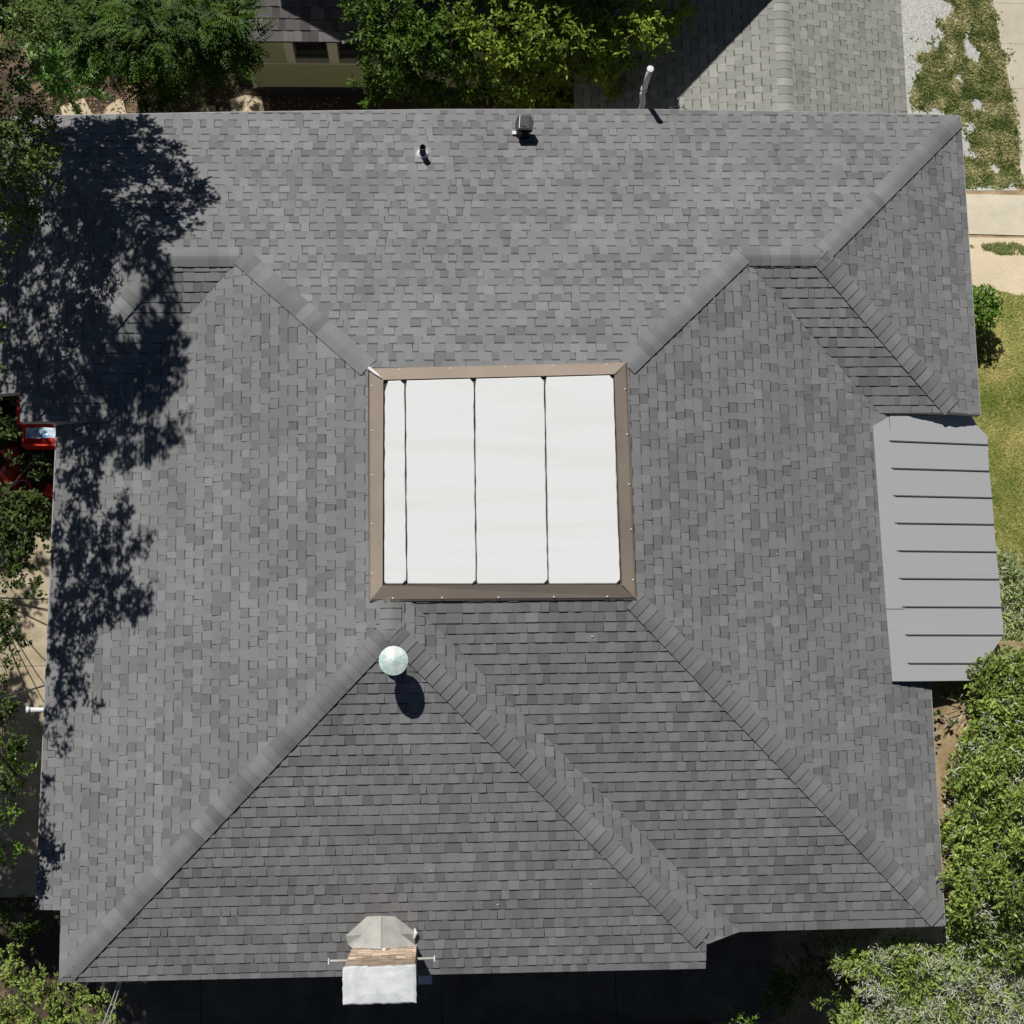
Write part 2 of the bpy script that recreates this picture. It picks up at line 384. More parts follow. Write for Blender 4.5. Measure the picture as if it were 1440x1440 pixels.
# hip and ridge caps
def caps(A, B, na, nb, low, seed):
    """cap shingles from A (low end) up to B along a hip between planes na and nb"""
    A = Vector(A); B = Vector(B); D = B - A; L = D.length; d = D / L; n = Vector((-d.y, d.x)); r = random.Random(seed)
    def zf(p): return min(pz(na, p.x, p.y), pz(nb, p.x, p.y))
    grade = (zf(B) - zf(A)) / L; step = .143 / math.sqrt(1 + grade * grade)
    k = int(L / step) + 1; qs = [-.142, -.09, -.04, 0, .04, .09, .142]; tone = 1.0
    for i in range(k):
        s0 = i * step + r.uniform(-.004, .004); s1 = min(s0 + step + .012, L)
        if s1 - s0 < .02: continue
        tone = r.choices((.80, .92, 1.0, 1.1), (.15, .3, .4, .15))[0] * r.uniform(.96, 1.03)
        lo, hi = r.uniform(.030, .036), .022
        V = []; m = len(qs); wj = r.uniform(-.006, .006); slant = r.uniform(-.006, .006)
        for s_, lf in ((s0, lo), (s1, hi)):
            for q in qs:
                p = A + d * (s_ + slant * q * 8 * 0) + n * (q * (1 + wj))
                z = zf(p) + lf
                if abs(q) < .05: z -= .010 if q == 0 else .002
                V.append((p.x, p.y, z))
        V += [(v[0], v[1], v[2] - .02) for v in V[:m]]
        V += [(v[0], v[1], v[2] - .02) for v in V[m:2 * m]]
        F = [(j, j + 1, m + j + 1, m + j) for j in range(m - 1)]
        F += [(2 * m + j, 2 * m + j + 1, j + 1, j) for j in range(m - 1)]
        F += [(0, m, 3 * m, 2 * m), (m - 1, 3 * m - 1, 4 * m - 1, 2 * m - 1)]
        # keep upward normals
        nv = (Vector(V[1]) - Vector(V[0])).cross(Vector(V[m]) - Vector(V[0]))
        if nv.z < 0: F = [f[::-1] for f in F]
        ob('ridge_cap_shingle', V, F, M['cap'], house, tone=[tone] * (m - 1) + [tone * .7] * (m + 1))
caps((XE2 - .07, yr + XE2 - xe - .07), (xe, yr), 'N', 'E2', None, 1)
caps((xe + yr - YSE - .06, YSE + .06), (xe, yr), 'SE', 'E2', None, 2)
caps((XW2 + .26, yr + 2.42), (xw, yr), 'N', 'W2', None, 3)
caps((xw - (yr - YSW) + .12, YSW + .12), (xw, yr), 'SW', 'W2', None, 4)
caps((XE - .1, y0 - (XE - x1) + .1), (x1, y0), 'E', 'S2', None, 5)
caps((-5.0, yp - (xr + 5.0)), (xr, yp), 'W', 'S1', None, 6)
caps((3.70, yp - (3.70 - xr)), (xr, yp), 'ES', 'S1', None, 7)
caps((x1 + t_, yr), (x1, y1), 'N', 'E', None, 8)
caps((x0 - t_, yr), (x0, y1), 'N', 'W', None, 9)
caps((xe, yr), (x1 + t_, yr), 'N', 'SE', None, 10)
caps((xw, yr), (x0 - t_, yr), 'N', 'SW', None, 11)
caps((xr, yp), (xr, y0 - .02), 'W', 'ES', None, 12)

# flat deck: tan flashing frame, screws, white panels
OUT = [atz(519, 518, 5.02), atz(881, 509.5, 5.02), atz(895, 843, 5.02), atz(519.5, 846, 5.04)]
INN = [atz(539, 534, 5.165), atz(864, 526, 5.165), atz(875, 822, 5.165), atz(538, 823, 5.165)]
for i in range(4):
    j = (i + 1) % 4; a, b, c, e = OUT[i], OUT[j], INN[j], INN[i]
    mb = MB(); dn = np.array([0, 0, -.05]); dn2 = np.array([0, 0, -.10])
    # hem, then the sloping face, a rib near the inner edge
    ia, ib = a + (e - a) * .14, b + (c - b) * .14
    ia = ia + np.array([0, 0, .012]); ib = ib + np.array([0, 0, .012])
    V = [a, b, ib, ia, c, e, a + dn, b + dn, c + dn2, e + dn2]
    mb.add(V, [(0, 3, 2, 1), (3, 5, 4, 2), (0, 1, 7, 6), (5, 9, 8, 4), (0, 6, 9, 5, 3), (1, 2, 4, 8, 7)])
    fr = mb.build('flashing', M['tan'], house)
    L = np.linalg.norm(b - a); k = int(L / .62)
    for q in range(k):
        p = a + (b - a) * ((q + .55 + random.uniform(-.06, .06)) / k) + (e - a) * .2 + np.array([0, 0, .014])
        m2 = MB(); m2.lathe(p, [(.001, .012), (.009, .010), (.012, .0), (.012, -.01)], 8); m2.build('screw', M['screw'], fr, smooth=True)
# mitre strip that shows white at the upper left corner
mb = MB(); a, b = OUT[0] + np.array([.0, .0, .01]), INN[0] + np.array([-.02, .02, .012])
mb.tube([a, a + (b - a) * .5, b], [.028, .02, .006], 6).build('mitre_seal', M['lead'], house, smooth=True)
a, b = OUT[2], INN[2]; MB().tube([a + np.array([0, 0, .004]), b], [.008, .012], 6).build('mitre_seal', M['tan'], house)
a, b = OUT[1], INN[1]; MB().tube([a + np.array([0, 0, .004]), b], [.008, .012], 6).build('mitre_seal', M['tan'], house)
MB().hexa([p + np.array([0, 0, -.3]) for p in INN[::-1]], [p + np.array([0, 0, -.055]) for p in INN[::-1]]).build('deck_base', M['gapd'], house)
xs_t = [540.5, 569.5, 667, 766, 863.5]; xs_b = [539.5, 572, 670, 771, 873]
ZPN = 5.16
for i in range(4):
    r = random.Random(50 + i); g = .9
    TL = (xs_t[i] + g, 535.5 - (xs_t[i] - 540) * .0246); TR = (xs_t[i + 1] - g, 535.5 - (xs_t[i + 1] - 540) * .0246)
    BL = (xs_b[i] + g, 821.3); BR = (xs_b[i + 1] - g, 821.3 - (.5 if i > 1 else 0))
    ch = 5.0
    P = []
    def edge(a, b, n, amp):
        for q in range(n):
            t = q / n; P.append((a[0] + (b[0] - a[0]) * t + (r.uniform(-amp, amp) if q else 0), a[1] + (b[1] - a[1]) * t + (r.uniform(-amp * .3, amp * .3) if q else 0)))
    c_tl = ch * (.9 if i == 0 else .35)
    edge((TL[0] + c_tl, TL[1]), (TR[0] - ch, TR[1]), 6, .25); edge((TR[0] - ch, TR[1]), (TR[0], TR[1] + ch * 1.2), 3, .4)
    edge((TR[0], TR[1] + ch * 1.2), (BR[0], BR[1] - ch), 26, .45); edge((BR[0], BR[1] - ch), (BR[0] - ch, BR[1]), 2, .2)
    edge((BR[0] - ch, BR[1]), (BL[0] + ch * (.7 if i == 0 else .4), BL[1]), 6, .3); edge((BL[0] + ch * (.7 if i == 0 else .4), BL[1]), (BL[0], BL[1] - ch * .5), 1, 0)
    edge((BL[0], BL[1] - ch * .5), (TL[0], TL[1] + c_tl), 26, .45)
    W = [atz(p[0], p[1], ZPN) for p in P][::-1]
    cen = np.mean(W, 0)
    def ins(v, q): 
        u_ = cen - v; u_ = u_ / np.linalg.norm(u_); return v + u_ * q
    n = len(W); V = [v - np.array([0, 0, .07]) for v in W] + [v - np.array([0, 0, .012]) for v in W] + [ins(v, .012) for v in W]
    F = [tuple(range(2 * n, 3 * n))] + [(k * n + q, k * n + (q + 1) % n, (k + 1) * n + (q + 1) % n, (k + 1) * n + q) for k in range(2) for q in range(n)]
    ob('deck_panel', V, F, M['white'], house)

# ------------------------------------------------------------------ awning (standing seam porch roof)
aw = empty('porch_awning', atz(1330, 780, 0), 'pale grey metal porch roof with nine dark seams fixed to the right eave', 'metal awning')
AWC = [(1227.5, 599), (1250, 586), (1372, 588), (1389, 614), (1412, 893), (1366, 957), (1255, 958)]
def awz(x): return 3.515 - (x - 6.5) * .24
def atplane(px, py, dz=0.0):
    x = 7.2
    for _ in range(10): P = atz(px, py, awz(x) + dz); x = P[0]
    return P
seamy_l = [(1250, 590), (1250, 620), (1252.5, 658.5), (1255.5, 697), (1258, 735.5), (1261, 774.5), (1264, 813.5), (1268, 853.3), (1272.5, 892.8), (1276, 932.7)]
seamy_r = [(1374, 598), (1389, 625.5), (1391, 662.5), (1395, 700), (1398, 737.5), (1401, 776), (1405, 814.5), (1408, 853.7), (1411.5, 893), (1385, 932.8)]
dnv = np.array([0, 0, -.03])
def slab(name, pts, mt, dz=0.0, th=.03):
    T = [atplane(px, py, dz) for px, py in pts]
    a2 = sum(T[i][0] * T[(i + 1) % len(T)][1] - T[(i + 1) % len(T)][0] * T[i][1] for i in range(len(T)))
    if a2 < 0: T = T[::-1]
    return MB().hexa([t - np.array([0, 0, th]) for t in T], T).build(name, mt, aw)
slab('edge_flashing', [(1227.5, 599), (1250, 586), (1256, 663), (1262, 735), (1268, 820), (1272.8, 856), (1246, 856)], M['awn'], .012)
slab('edge_flashing', [(1246.2, 857), (1272.9, 857), (1281, 958), (1255, 958)], M['awn'], .009)
L_ = [(1249.5, 585)] + seamy_l[1:] + [(1279, 958)]
R_ = [(1366, 585)] + seamy_r[1:] + [(1366, 957)]
pan = []
for i in range(len(L_) - 1):
    a, b, c, e = L_[i], R_[i], R_[i + 1], L_[i + 1]
    pts = [(a[0] + 2, a[1]), b, c, (e[0] + 2, e[1])]
    if i == 0: pts = [(a[0] + 2, a[1]), (1366, 585), (1374, 598), (1389, 614), c, (e[0] + 2, e[1])]
    if i == 8: pts = [(a[0] + 2, a[1]), (1411.5, 893), c, (e[0] + 2, e[1])]
    pan.append(slab('awning_panel', pts, M['awn'], 0.0))
for i in range(1, 10):
    a, b = seamy_l[i], seamy_r[i]
    A_, B_ = atplane(a[0], a[1], 0), atplane(b[0], b[1], 0)
    mb = MB(); hw = .008; V0 = [A_ + np.array([0, -hw, -.02]), B_ + np.array([0, -hw, -.02]), B_ + np.array([0, hw, -.02]), A_ + np.array([0, hw, -.02])]
    V1 = [v + np.array([0, 0, .038]) for v in V0]
    mb.hexa(V0, V1).build('seam', M['awnseam'], aw)
for px, py in ((1384, 640), (1404, 880), (1362, 945)):
    P = atplane(px, py, -.04); MB().box(P[0] - .09, P[0], P[1] - .05, P[1] + .05, 0, P[2] - .03).build('post', M['wpaint'], aw)

# ------------------------------------------------------------------ roof vents and pipes
def roofz(nm, px, py):
    x, y = 0, 0; P = atz(px, py, 3.5)
    for _ in range(14): P = atz(px, py, pz(nm, P[0], P[1]))
    return P
# round cap pipe
P = roofz('S1', 555, 934); c = np.array([P[0], P[1], P[2]])
fl = empty('capped_flue', c, 'round pale green metal cap on a short flue below the flat deck', 'flue cap')
MB().lathe(c, [(.15, .02), (.11, .05), (.095, .10), (.085, .42)], 20).build('pipe', M['galv'], fl, smooth=True)
ct = atz(553.3, 929, c[2] + .47); mb = MB(); n = 32; V = [(ct[0] + .01, ct[1] - .005, ct[2] + .075)]; F = []
for k in range(n):
    an = 2 * math.pi * k / n; rr = .188 * (1 + random.uniform(-.006, .006)); V.append((ct[0] + rr * math.cos(an), ct[1] + rr * math.sin(an), ct[2] + random.uniform(-.004, .004)))
for k in range(n):
    an = 2 * math.pi * k / n; V.append((ct[0] + .19 * math.cos(an), ct[1] + .19 * math.sin(an), ct[2] - .035))
for k in range(n): F += [(0, 1 + k, 1 + (k + 1) % n), (1 + k, 1 + n + k, 1 + n + (k + 1) % n, 1 + (k + 1) % n)]
F.append(tuple(range(n + 1, 2 * n + 1))[::-1])
mb.add(V, F).build('cap', M['capgreen'], fl)
mb = MB()
for k in range(4):
    an = k * math.pi / 2 + .4; p = ct + np.array([.14 * math.cos(an), .14 * math.sin(an), -.03]); q = c + np.array([.085 * math.cos(an), .085 * math.sin(an), .38])
    mb.tube([p, q], .008, 5)
mb.build('strap', M['galv'], fl)
# black vent pipe with lead collar
P = roofz('N', 594.5, 218)
vp = empty('vent_pipe', P, 'small open black vent pipe in a white collar near the top eave', 'vent pipe')
fv = [(P[0] + sx * .12, P[1] + sy * .14, pz('N', P[0], P[1] + sy * .14) + .019) for sx, sy in ((-1, -1), (1, -1), (1, 1), (-1, 1))]
MB().hexa([(v[0], v[1], v[2] - .01) for v in fv], fv).build('flashing', mat('grey_vent_flashing', (.24, .24, .24), .8, .1, 5), vp)
MB().lathe(P + np.array([0, 0, .0]), [(.098, .0), (.095, .04), (.062, .07), (.05, .08)], 18).build('collar', M['lead'], vp, smooth=True)
mb = MB(); mb.lathe(P, [(.046, .0), (.046, .30), (.036, .30), (.036, .02)], 16).build('pipe', M['black'], vp, smooth=True)
# hooded gooseneck vent
P = roofz('N', 735, 189)
gv = empty('hooded_vent', P, 'dark slate gooseneck vent with a boxy hood beside the small pipe', 'roof vent')
MB().lathe(P, [(.12, .0), (.115, .03), (.09, .05), (.08, .20), (.08, .26)], 16).build('neck', M['black'], gv, smooth=True)
hc = atz(737, 174, P[2] + .30); hx, hy, hz = hc
def hexring(s_, z, dy=0): return [(hx + s_ * px, hy + dy + s_ * py, z) for px, py in ((-.13, .02), (-.09, .12), (.10, .12), (.145, .02), (.12, -.10), (-.11, -.10))][::-1]
mb = MB(); mb.hexa(hexring(1, hz - .08), hexring(1.0, hz + .02)); mb.build('hood', M['black'], gv)
MB().hexa([(hx - .06, hy - .085, hz + .02), (hx + .07, hy - .085, hz + .02), (hx + .075, hy + .11, hz + .0), (hx - .045, hy + .11, hz + .0)], [(hx - .06, hy - .085, hz + .03), (hx + .07, hy - .085, hz + .03), (hx + .075, hy + .11, hz + .03), (hx - .045, hy + .11, hz + .03)]).build('top_plate', M['hood'], gv)
MB().tube([(hx - .075, hy - .08, hz + .03), (hx - .06, hy + .115, hz + .03)], .008, 5).build('trim_strip', M['lead'], gv)
MB().box(P[0] - .16, P[0] - .10, P[1] - .02, P[1] + .03, P[2] + .0, P[2] + .06).build('sealant', M['lead'], gv)
MB().tube([(P[0], P[1], P[2] + .22), (P[0] + .01, P[1] + .05, hz - .02)], [.082, .095], 14).build('elbow', M['black'], gv)
# white mast beyond the top eave
T = atz(914.5, 97, 4.03)
E1 = np.array([T[0] + .0, T[1] + .0, 3.30]); q = to_px(E1)
ms = empty('white_mast', (T[0], T[1] - .05, -1.3), 'white bent service pipe standing behind the top eave', 'service pipe')
E0 = atz(903, 148, 3.05)
MB().tube([(T[0], T[1], 3.30), T], .042, 12).build('upper_pipe', M['pvc'], ms, smooth=True)
E2_ = np.array([E0[0], max(E0[1], YN + .08), 2.9])
MB().tube([(T[0], T[1], 3.32), (T[0] - .01, T[1] - .03, 3.22), (E2_[0] + .02, E2_[1] + .05, 3.0), (E2_[0], E2_[1], 2.8), (E2_[0], E2_[1], -1.3)], .043, 12).build('lower_pipe', M['pvc'], ms, smooth=True)
MB().tube([(T[0], T[1], 3.28), (T[0], T[1], 3.38)], .05, 12).build('coupling', M['pvc'], ms, smooth=True)
MB().lathe(T, [(.050, -.03), (.050, .012), (.001, .016)], 14).build('cap', M['pvc'], ms)
# white pipe at the left eave
e_ = atz(38, 998, 2.6); f_ = atz(66, 999, 2.45)
wp = empty('waste_pipe', (f_[0], f_[1], 0), 'short white pipe sticking out under the left eave', 'pipe')
MB().tube([e_, f_ + np.array([.3, 0, -.1])], .036, 12).build('pipe', M['pvc'], wp, smooth=True)
dd = (e_ - f_) / np.linalg.norm(e_ - f_)
MB().tube([e_ - dd * .03, e_ + dd * .012], .048, 12).build('end_cap', M['wpaint'], wp, smooth=True)

# ------------------------------------------------------------------ chimney
CX0, CX1, CY0, CY1, CZ = -1.13, -.25, -3.09, -2.66, 5.5
ch = empty('chimney', ((CX0 + CX1) / 2, (CY0 + CY1) / 2, 0), 'buff brick chimney with a white mortar top at the bottom eave', 'chimney')
MB().box(CX0 + .03, CX1 - .03, CY0 + .02, CY1 - .012, 0, CZ - .06).build('stack', M['mortar'], ch)
bh, gap = .066, .010; z = 3.30; row = 0; shared = {}
nb = 0
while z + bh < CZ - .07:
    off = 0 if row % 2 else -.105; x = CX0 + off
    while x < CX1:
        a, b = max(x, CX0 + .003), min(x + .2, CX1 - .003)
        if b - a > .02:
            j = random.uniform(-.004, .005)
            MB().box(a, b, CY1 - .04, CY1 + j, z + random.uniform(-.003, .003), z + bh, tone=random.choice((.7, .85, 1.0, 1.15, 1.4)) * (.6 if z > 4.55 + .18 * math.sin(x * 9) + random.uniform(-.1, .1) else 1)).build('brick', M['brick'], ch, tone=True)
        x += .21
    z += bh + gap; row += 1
# side bricks joined
mb = MB(); z = 2.6; row = 0
while z + bh < CZ - .07:
    y = CY0 + (0 if row % 2 else -.1)
    while y < CY1 - .05:
        a, b = max(y, CY0), min(y + .2, CY1 - .045)
        if b - a > .02:
            mb.box(CX1 - .04, CX1 + random.uniform(-.003, .003), a, b, z, z + bh, tone=random.uniform(.8, 1.2)); mb.box(CX0 + random.uniform(-.003, .003), CX0 + .04, a, b, z, z + bh, tone=random.uniform(.8, 1.2))
        y += .21
    z += bh + gap; row += 1
mb.build('side_brick', M['brick'], ch, kind='stuff', tone=True)
# crown: ragged-edged mortar slab
P = []
def re(a, b, n, amp):
    for i in range(n):
        t = i / n; P.append((a[0] + (b[0] - a[0]) * t + random.uniform(-amp, amp), a[1] + (b[1] - a[1]) * t + random.uniform(-amp, amp)))
o = .012
re((CX0 - o, CY0 - o), (CX1 + o, CY0 - o), 16, .006); re((CX1 + o, CY0 - o), (CX1 + o, CY1 + .005), 9, .006); re((CX1 + o, CY1 + .005), (CX0 - o, CY1 + .005), 16, .012); re((CX0 - o, CY1 + .005), (CX0 - o, CY0 - o), 9, .008)
cen = np.array([(CX0 + CX1) / 2, (CY0 + CY1) / 2]); n = len(P)
V = [(p[0], p[1], CZ - .07) for p in P] + [(p[0], p[1], CZ - .012) for p in P]
for s_ in (.93, .75, .45): V += [(cen[0] + (p[0] - cen[0]) * s_, cen[1] + (p[1] - cen[1]) * s_, CZ + .03 * (1 - s_) + random.uniform(-.001, .001)) for p in P]
F = [tuple(range(4 * n, 5 * n))] + [(k * n + q, k * n + (q + 1) % n, (k + 1) * n + (q + 1) % n, (k + 1) * n + q) for k in range(4) for q in range(n)]
ob('crown', V, F, M['crown'], ch)
# stepped overhang course under the crown, not built; stain darkens the upper bricks
MB().box(CX0 - .035, CX1 + .03, CY1 - .05, CY1 + .34 * 0 + .10, CZ - .30 + .16, CZ - .075).build('corbel', M['mortar'], ch) if False else None
# bracket rods
for a, b in ((463, 491), (610, 582)):
    p, q = atz(a, 1332, 4.4), atz(b, 1333, 4.4)
    q = np.array([CX0 if a < 500 else CX1, CY1 - .06, 4.4]); p = np.array([p[0], q[1], 4.4])
    MB().tube([p, q], .018, 6).build('bracket_arm', M['galv'], ch)
    s_ = 1 if a > 500 else -1
    MB().box(min(p[0], p[0] + s_ * .015), max(p[0], p[0] + s_ * .015), p[1] - .035, p[1] + .035, 4.36, 4.44).build('end_plate', M['wpaint'], ch)
# cricket (saddle) behind the chimney
def S1z(y): return pz('S1', 0, y)
def rp(px, py, dz=0):
    P = atz(px, py, 3.5)
    for _ in range(14): P = atz(px, py, pz('S1', P[0], P[1]) + dz)
    return P
ck = []
bl, tl_, tm, tr_, br = rp(486, 1316, .03), rp(516, 1289, .03), rp(536, 1288, .05), rp(556, 1289, .03), rp(586, 1313, .03)
bl2, br2 = rp(489, 1328, .03), rp(583, 1328, .03)
mid = atz(536, 1322, 3.85); mid[1] = CY1 + .008
lf, rt = np.array([CX0, CY1 + .005, 3.62]), np.array([CX1, CY1 + .005, 3.62])
for nm_, pts in (('l', [bl, tl_, tm, mid, lf, bl2]), ('r', [tm, tr_, br, br2, rt, mid])):
    pts = [np.array(p) for p in pts]; cc = np.mean(pts, 0); n = len(pts)
    V = pts + [p - np.array([0, 0, .03]) for p in pts] + [cc]
    F = [((i + 1) % n, i, 2 * n) for i in range(n)] + [(i, (i + 1) % n, n + (i + 1) % n, n + i) for i in range(n)]
    ob('cricket', V, F, M['galv'], ch)
MB().tube([tm + np.array([0, 0, .004]), mid + np.array([0, 0, .004])], .008, 5).build('cricket_seam', M['galv'], ch)
p = rp(585, 1312, .05); MB().tube([(p[0] - .03, p[1] - .07, p[2]), (p[0], p[1], p[2] + .01), (p[0] - .02, p[1] + .06, p[2])], [.012, .028, .012], 7).build('sealant', M['lead'], ch)
p = rp(537, 1326, .3); MB().box(-.71, -.66, CY1 + .004, CY1 + .03, 3.9, 3.98).build('clip', M['lead'], ch)
# eave gutter pieces left and right of the chimney
MB().box(CX1 + .01, CX1 + .20, -3.22, -3.11, 3.10, 3.20).build('gutter_piece', M['wpaint'], ch)
MB().box(CX0 - .09, CX0 - .01, -3.19, -3.10, 3.10, 3.22).build('gutter_piece', M['wpaint'], ch)

# ------------------------------------------------------------------ cables
P0 = atz(-40, 990, 3.4); P1 = atz(63, 964, 3.0); P1b = np.array([-5.2, P1[1] + .1, 2.95])
pts = [P0 + (P1 - P0) * t + np.array([0, 0, -.12 * math.sin(math.pi * t)]) for t in np.linspace(0, 1, 9)] + [P1b]
tag(MB().tube(pts, .013, 6).build('overhead_cable', M['cable']), 'thin black cable slung to the left eave above the white pipe', 'cable')
A_ = atz(168, 1377, 3.15); B_ = atz(140, 1452, 2.9)
mb = MB()
for o_ in (0, .035):
    mb.tube([A_ + np.array([o_, .1, 0]), A_ + np.array([o_ * 1.0, 0, 0])] + [A_ + (B_ - A_) * t + np.array([o_ * (1 + t), 0, -.05 * math.sin(math.pi * t)]) for t in np.linspace(.1, 1.4, 8)], .009, 5)
tag(mb.build('service_cable', M['cable2']), 'pale twin service cable running down from the bottom left eave', 'cable')

# ------------------------------------------------------------------ ground and paving
def sheet(name, polys, dz, material, kind='structure', parent=None):
    """flat sheets that follow the terrain's two creases"""
    VV = []; FF = []
    for poly in polys:
        poly = ccw([(p[0], p[1]) for p in poly])
        for lo, hi in ((-400, 6.5), (6.5, 10.5), (10.5, 400)):
            c = clip(clip(poly, (-1e4, lo), (1e4, lo)), (1e4, hi), (-1e4, hi))
            if len(c) < 3 or area(c) < 1e-6: continue
            n = len(VV); VV += [(x, y, gz(y) + dz) for x, y in c]; FF.append(list(range(n, n + len(c))))
    return ob(name, VV, FF, material, parent, kind=kind)
sheet('ground', [[(-300, -300), (300, -300), (300, 300), (-300, 300)]], 0, M['soil'])
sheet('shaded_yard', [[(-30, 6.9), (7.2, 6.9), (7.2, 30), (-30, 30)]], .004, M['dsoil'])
for pp in ([(85, 150), (118, 138), (132, 165), (90, 172)], [(150, 150), (172, 136), (180, 172), (140, 172)], [(322, 140), (345, 134), (368, 136), (374, 172), (330, 172)], [(290, 150), (302, 148), (306, 170), (292, 170)]):
    sheet('sunlit_bare_soil', [[atg(*q) for q in pp]], .008, M['sand'])  # tan soil patches, sunlight between the trees put into their pale colour
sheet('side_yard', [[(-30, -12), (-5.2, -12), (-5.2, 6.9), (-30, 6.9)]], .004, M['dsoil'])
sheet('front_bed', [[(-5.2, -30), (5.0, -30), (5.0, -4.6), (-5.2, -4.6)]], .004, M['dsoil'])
def slabs(root, pieces, dz, th, material, shrink=.008, nm='slab'):
    for pc in pieces:
        pc = ccw([tuple(p[:2]) for p in pc]); c = (sum(p[0] for p in pc) / len(pc), sum(p[1] for p in pc) / len(pc))
        pc = [(p[0] + (c[0] - p[0]) / max(1e-6, math.hypot(c[0] - p[0], c[1] - p[1])) * shrink, p[1] + (c[1] - p[1]) / max(1e-6, math.hypot(c[0] - p[0], c[1] - p[1])) * shrink) for p in pc]
        mb = MB()
        for lo, hi in ((-400, 6.5), (6.5, 10.5), (10.5, 400)):
            q = clip(clip(pc, (-1e4, lo), (1e4, lo)), (1e4, hi), (-1e4, hi))
            if len(q) > 2 and area(q) > 1e-6: mb.hexa([(x, y, gz(y) - .05) for x, y in q], [(x, y, gz(y) + dz + th) for x, y in q])
        mb.build(nm, material, root)
dr = empty('driveway', atg(1420, 100), kind='structure')
lx = [(-90, 1380), (5, 1396), (62, 1406), (125, 1420), (198, 1432), (272, 1441)]
pcs = [[atg(lx[i][1], lx[i][0]), atg(1600, lx[i][0] + 4), atg(1600, lx[i + 1][0] + 4), atg(lx[i + 1][1], lx[i + 1][0])] for i in range(5)]
slabs(dr, pcs, .004, .02, M['conc'])
wk = empty('walkway', atg(1400, 300), kind='structure')
slabs(wk, [[atg(1300, 272), atg(1445, 275), atg(1445, 332), atg(1300, 328)], [atg(1446, 275), atg(1600, 278), atg(1600, 335), atg(1446, 332)]], .004, .02, M['conc'])
sheet('sand_strip', [[atg(1300, 333), atg(1600, 337), atg(1600, 425), atg(1500, 412), atg(1440, 418), atg(1400, 408), atg(1300, 425)]], .005, M['sand'])
sheet('gravel_bed', [[atg(1225, -60), atg(1350, -60), atg(1400, 60), atg(1425, 200), atg(1430, 268), atg(1300, 268), atg(1262, 150)]], .005, M['gravel'])
sheet('lawn_soil', [[atg(1310, 428), atg(1400, 412), atg(1445, 420), atg(1600, 425), atg(1600, 930), atg(1380, 930), atg(1310, 930)]], .005, M['lawnbase'])
def bank_z(x, y):
    def sm(t): t = max(0, min(1, t)); return t * t * (3 - 2 * t)
    return 2.85 * sm((1.9 - y) / .8) * sm((y + 3.3) / 1.3) + .05 * mnoise.noise((x * 1.5, y * 1.5, 1))
V = []; F = []; nx_, ny_ = 50, 44
for j in range(ny_):
    for i in range(nx_): x_, y_ = 7.12 + i * .14, -3.5 + j * .13; V.append((x_, y_, max(bank_z(x_, y_), .01)))
for j in range(ny_ - 1):
    for i in range(nx_ - 1): F.append((j * nx_ + i, j * nx_ + i + 1, (j + 1) * nx_ + i + 1, (j + 1) * nx_ + i))
for i in range(nx_): V.append((V[i][0], V[i][1], -.1))
for j in range(ny_): V.append((7.12, -3.5 + j * .13, -.1))
o1 = nx_ * ny_ + nx_
for j in range(ny_ - 1): F.append((j * nx_, (j + 1) * nx_, o1 + j + 1, o1 + j))
ob('guessed_soil_bank', V, F, M['soil'], smooth=True, kind='structure')  # bank height guessed, raised so its soil clears the awning shade
sd = empty('south_pavement', (0, -3.5, 0), kind='structure')
jx = [-5.3, float(atz(283, 1400, 0)[0]), 0.1, float(atz(866, 1400, 0)[0]), 5.4]
slabs(sd, [[(jx[i], -1.5), (jx[i + 1], -1.5), (jx[i + 1], -4.28 - .04 * i), (jx[i], -4.24 - .04 * i)] for i in range(4)], .004, .03, M['dconc'])
kb = empty('kerb', (0, -4.5, 0), kind='structure')
for i in range(6):
    a = -4.6 + i * 1.5; MB().box(a, a + 1.49, -4.52, -4.40, -.1, .10).build('kerb_stone', M['dconc'], kb)
lp = empty('side_path', (-7, 1, 0), kind='structure')
jy = [3.75, float(atz(30, 937, 0)[1]), float(atz(30, 1141, 0)[1]), -2.2]
slabs(lp, [[(-8.6, jy[i]), (-5.3, jy[i]), (-5.3, jy[i + 1]), (-8.6, jy[i + 1])] for i in range(3)], .004, .03, M['lconc'])

# ------------------------------------------------------------------ neighbours
nh = empty('beige_roof_house', (5.8, 14, -1.5), 'neighbouring house with beige shingle gable roof partly in deep shade, upper right', 'house')
RXN, RZN = 5.80, 2.0; sE = .50; eE = 8.17; eW = 2.5
sW = .36
NPL = []
regE = [[(RXN, 10.06), (eE, 10.06), (eE, 16.5), (RXN, 16.5)]]
regW = [[(eW, 10.06), (RXN, 10.06), (RXN, 16.5), (eW, 16.5)]]
pe = make_shingles('nE', (1, 0), RXN, RZN, sE, regE, .128, eE - RXN, 301, (.9, 1.0, 1.14), (.2, .6, .2), widths=(.08, .15))
pw = make_shingles('nW', (-1, 0), -RXN, RZN, sW, regW, .134, RXN - eW, 302, (.9, 1.0, 1.14), (.2, .6, .2), widths=(.08, .15))
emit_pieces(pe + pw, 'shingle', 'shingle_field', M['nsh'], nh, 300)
def npz(x): return RZN - sE * (x - RXN) if x > RXN else RZN - sW * (RXN - x)
for xa, xb in ((RXN, eE), (eW, RXN)):
    V = [(xa, 10.06, npz(xa) - .004), (xb, 10.06, npz(xb) - .004), (xb, 16.5, npz(xb) - .004), (xa, 16.5, npz(xa) - .004)]
    MB().hexa([(v[0], v[1], v[2] - .14) for v in V], V).build('roof_deck', [M['fascia']], nh)
r = random.Random(9); y = 10.06; i = 0
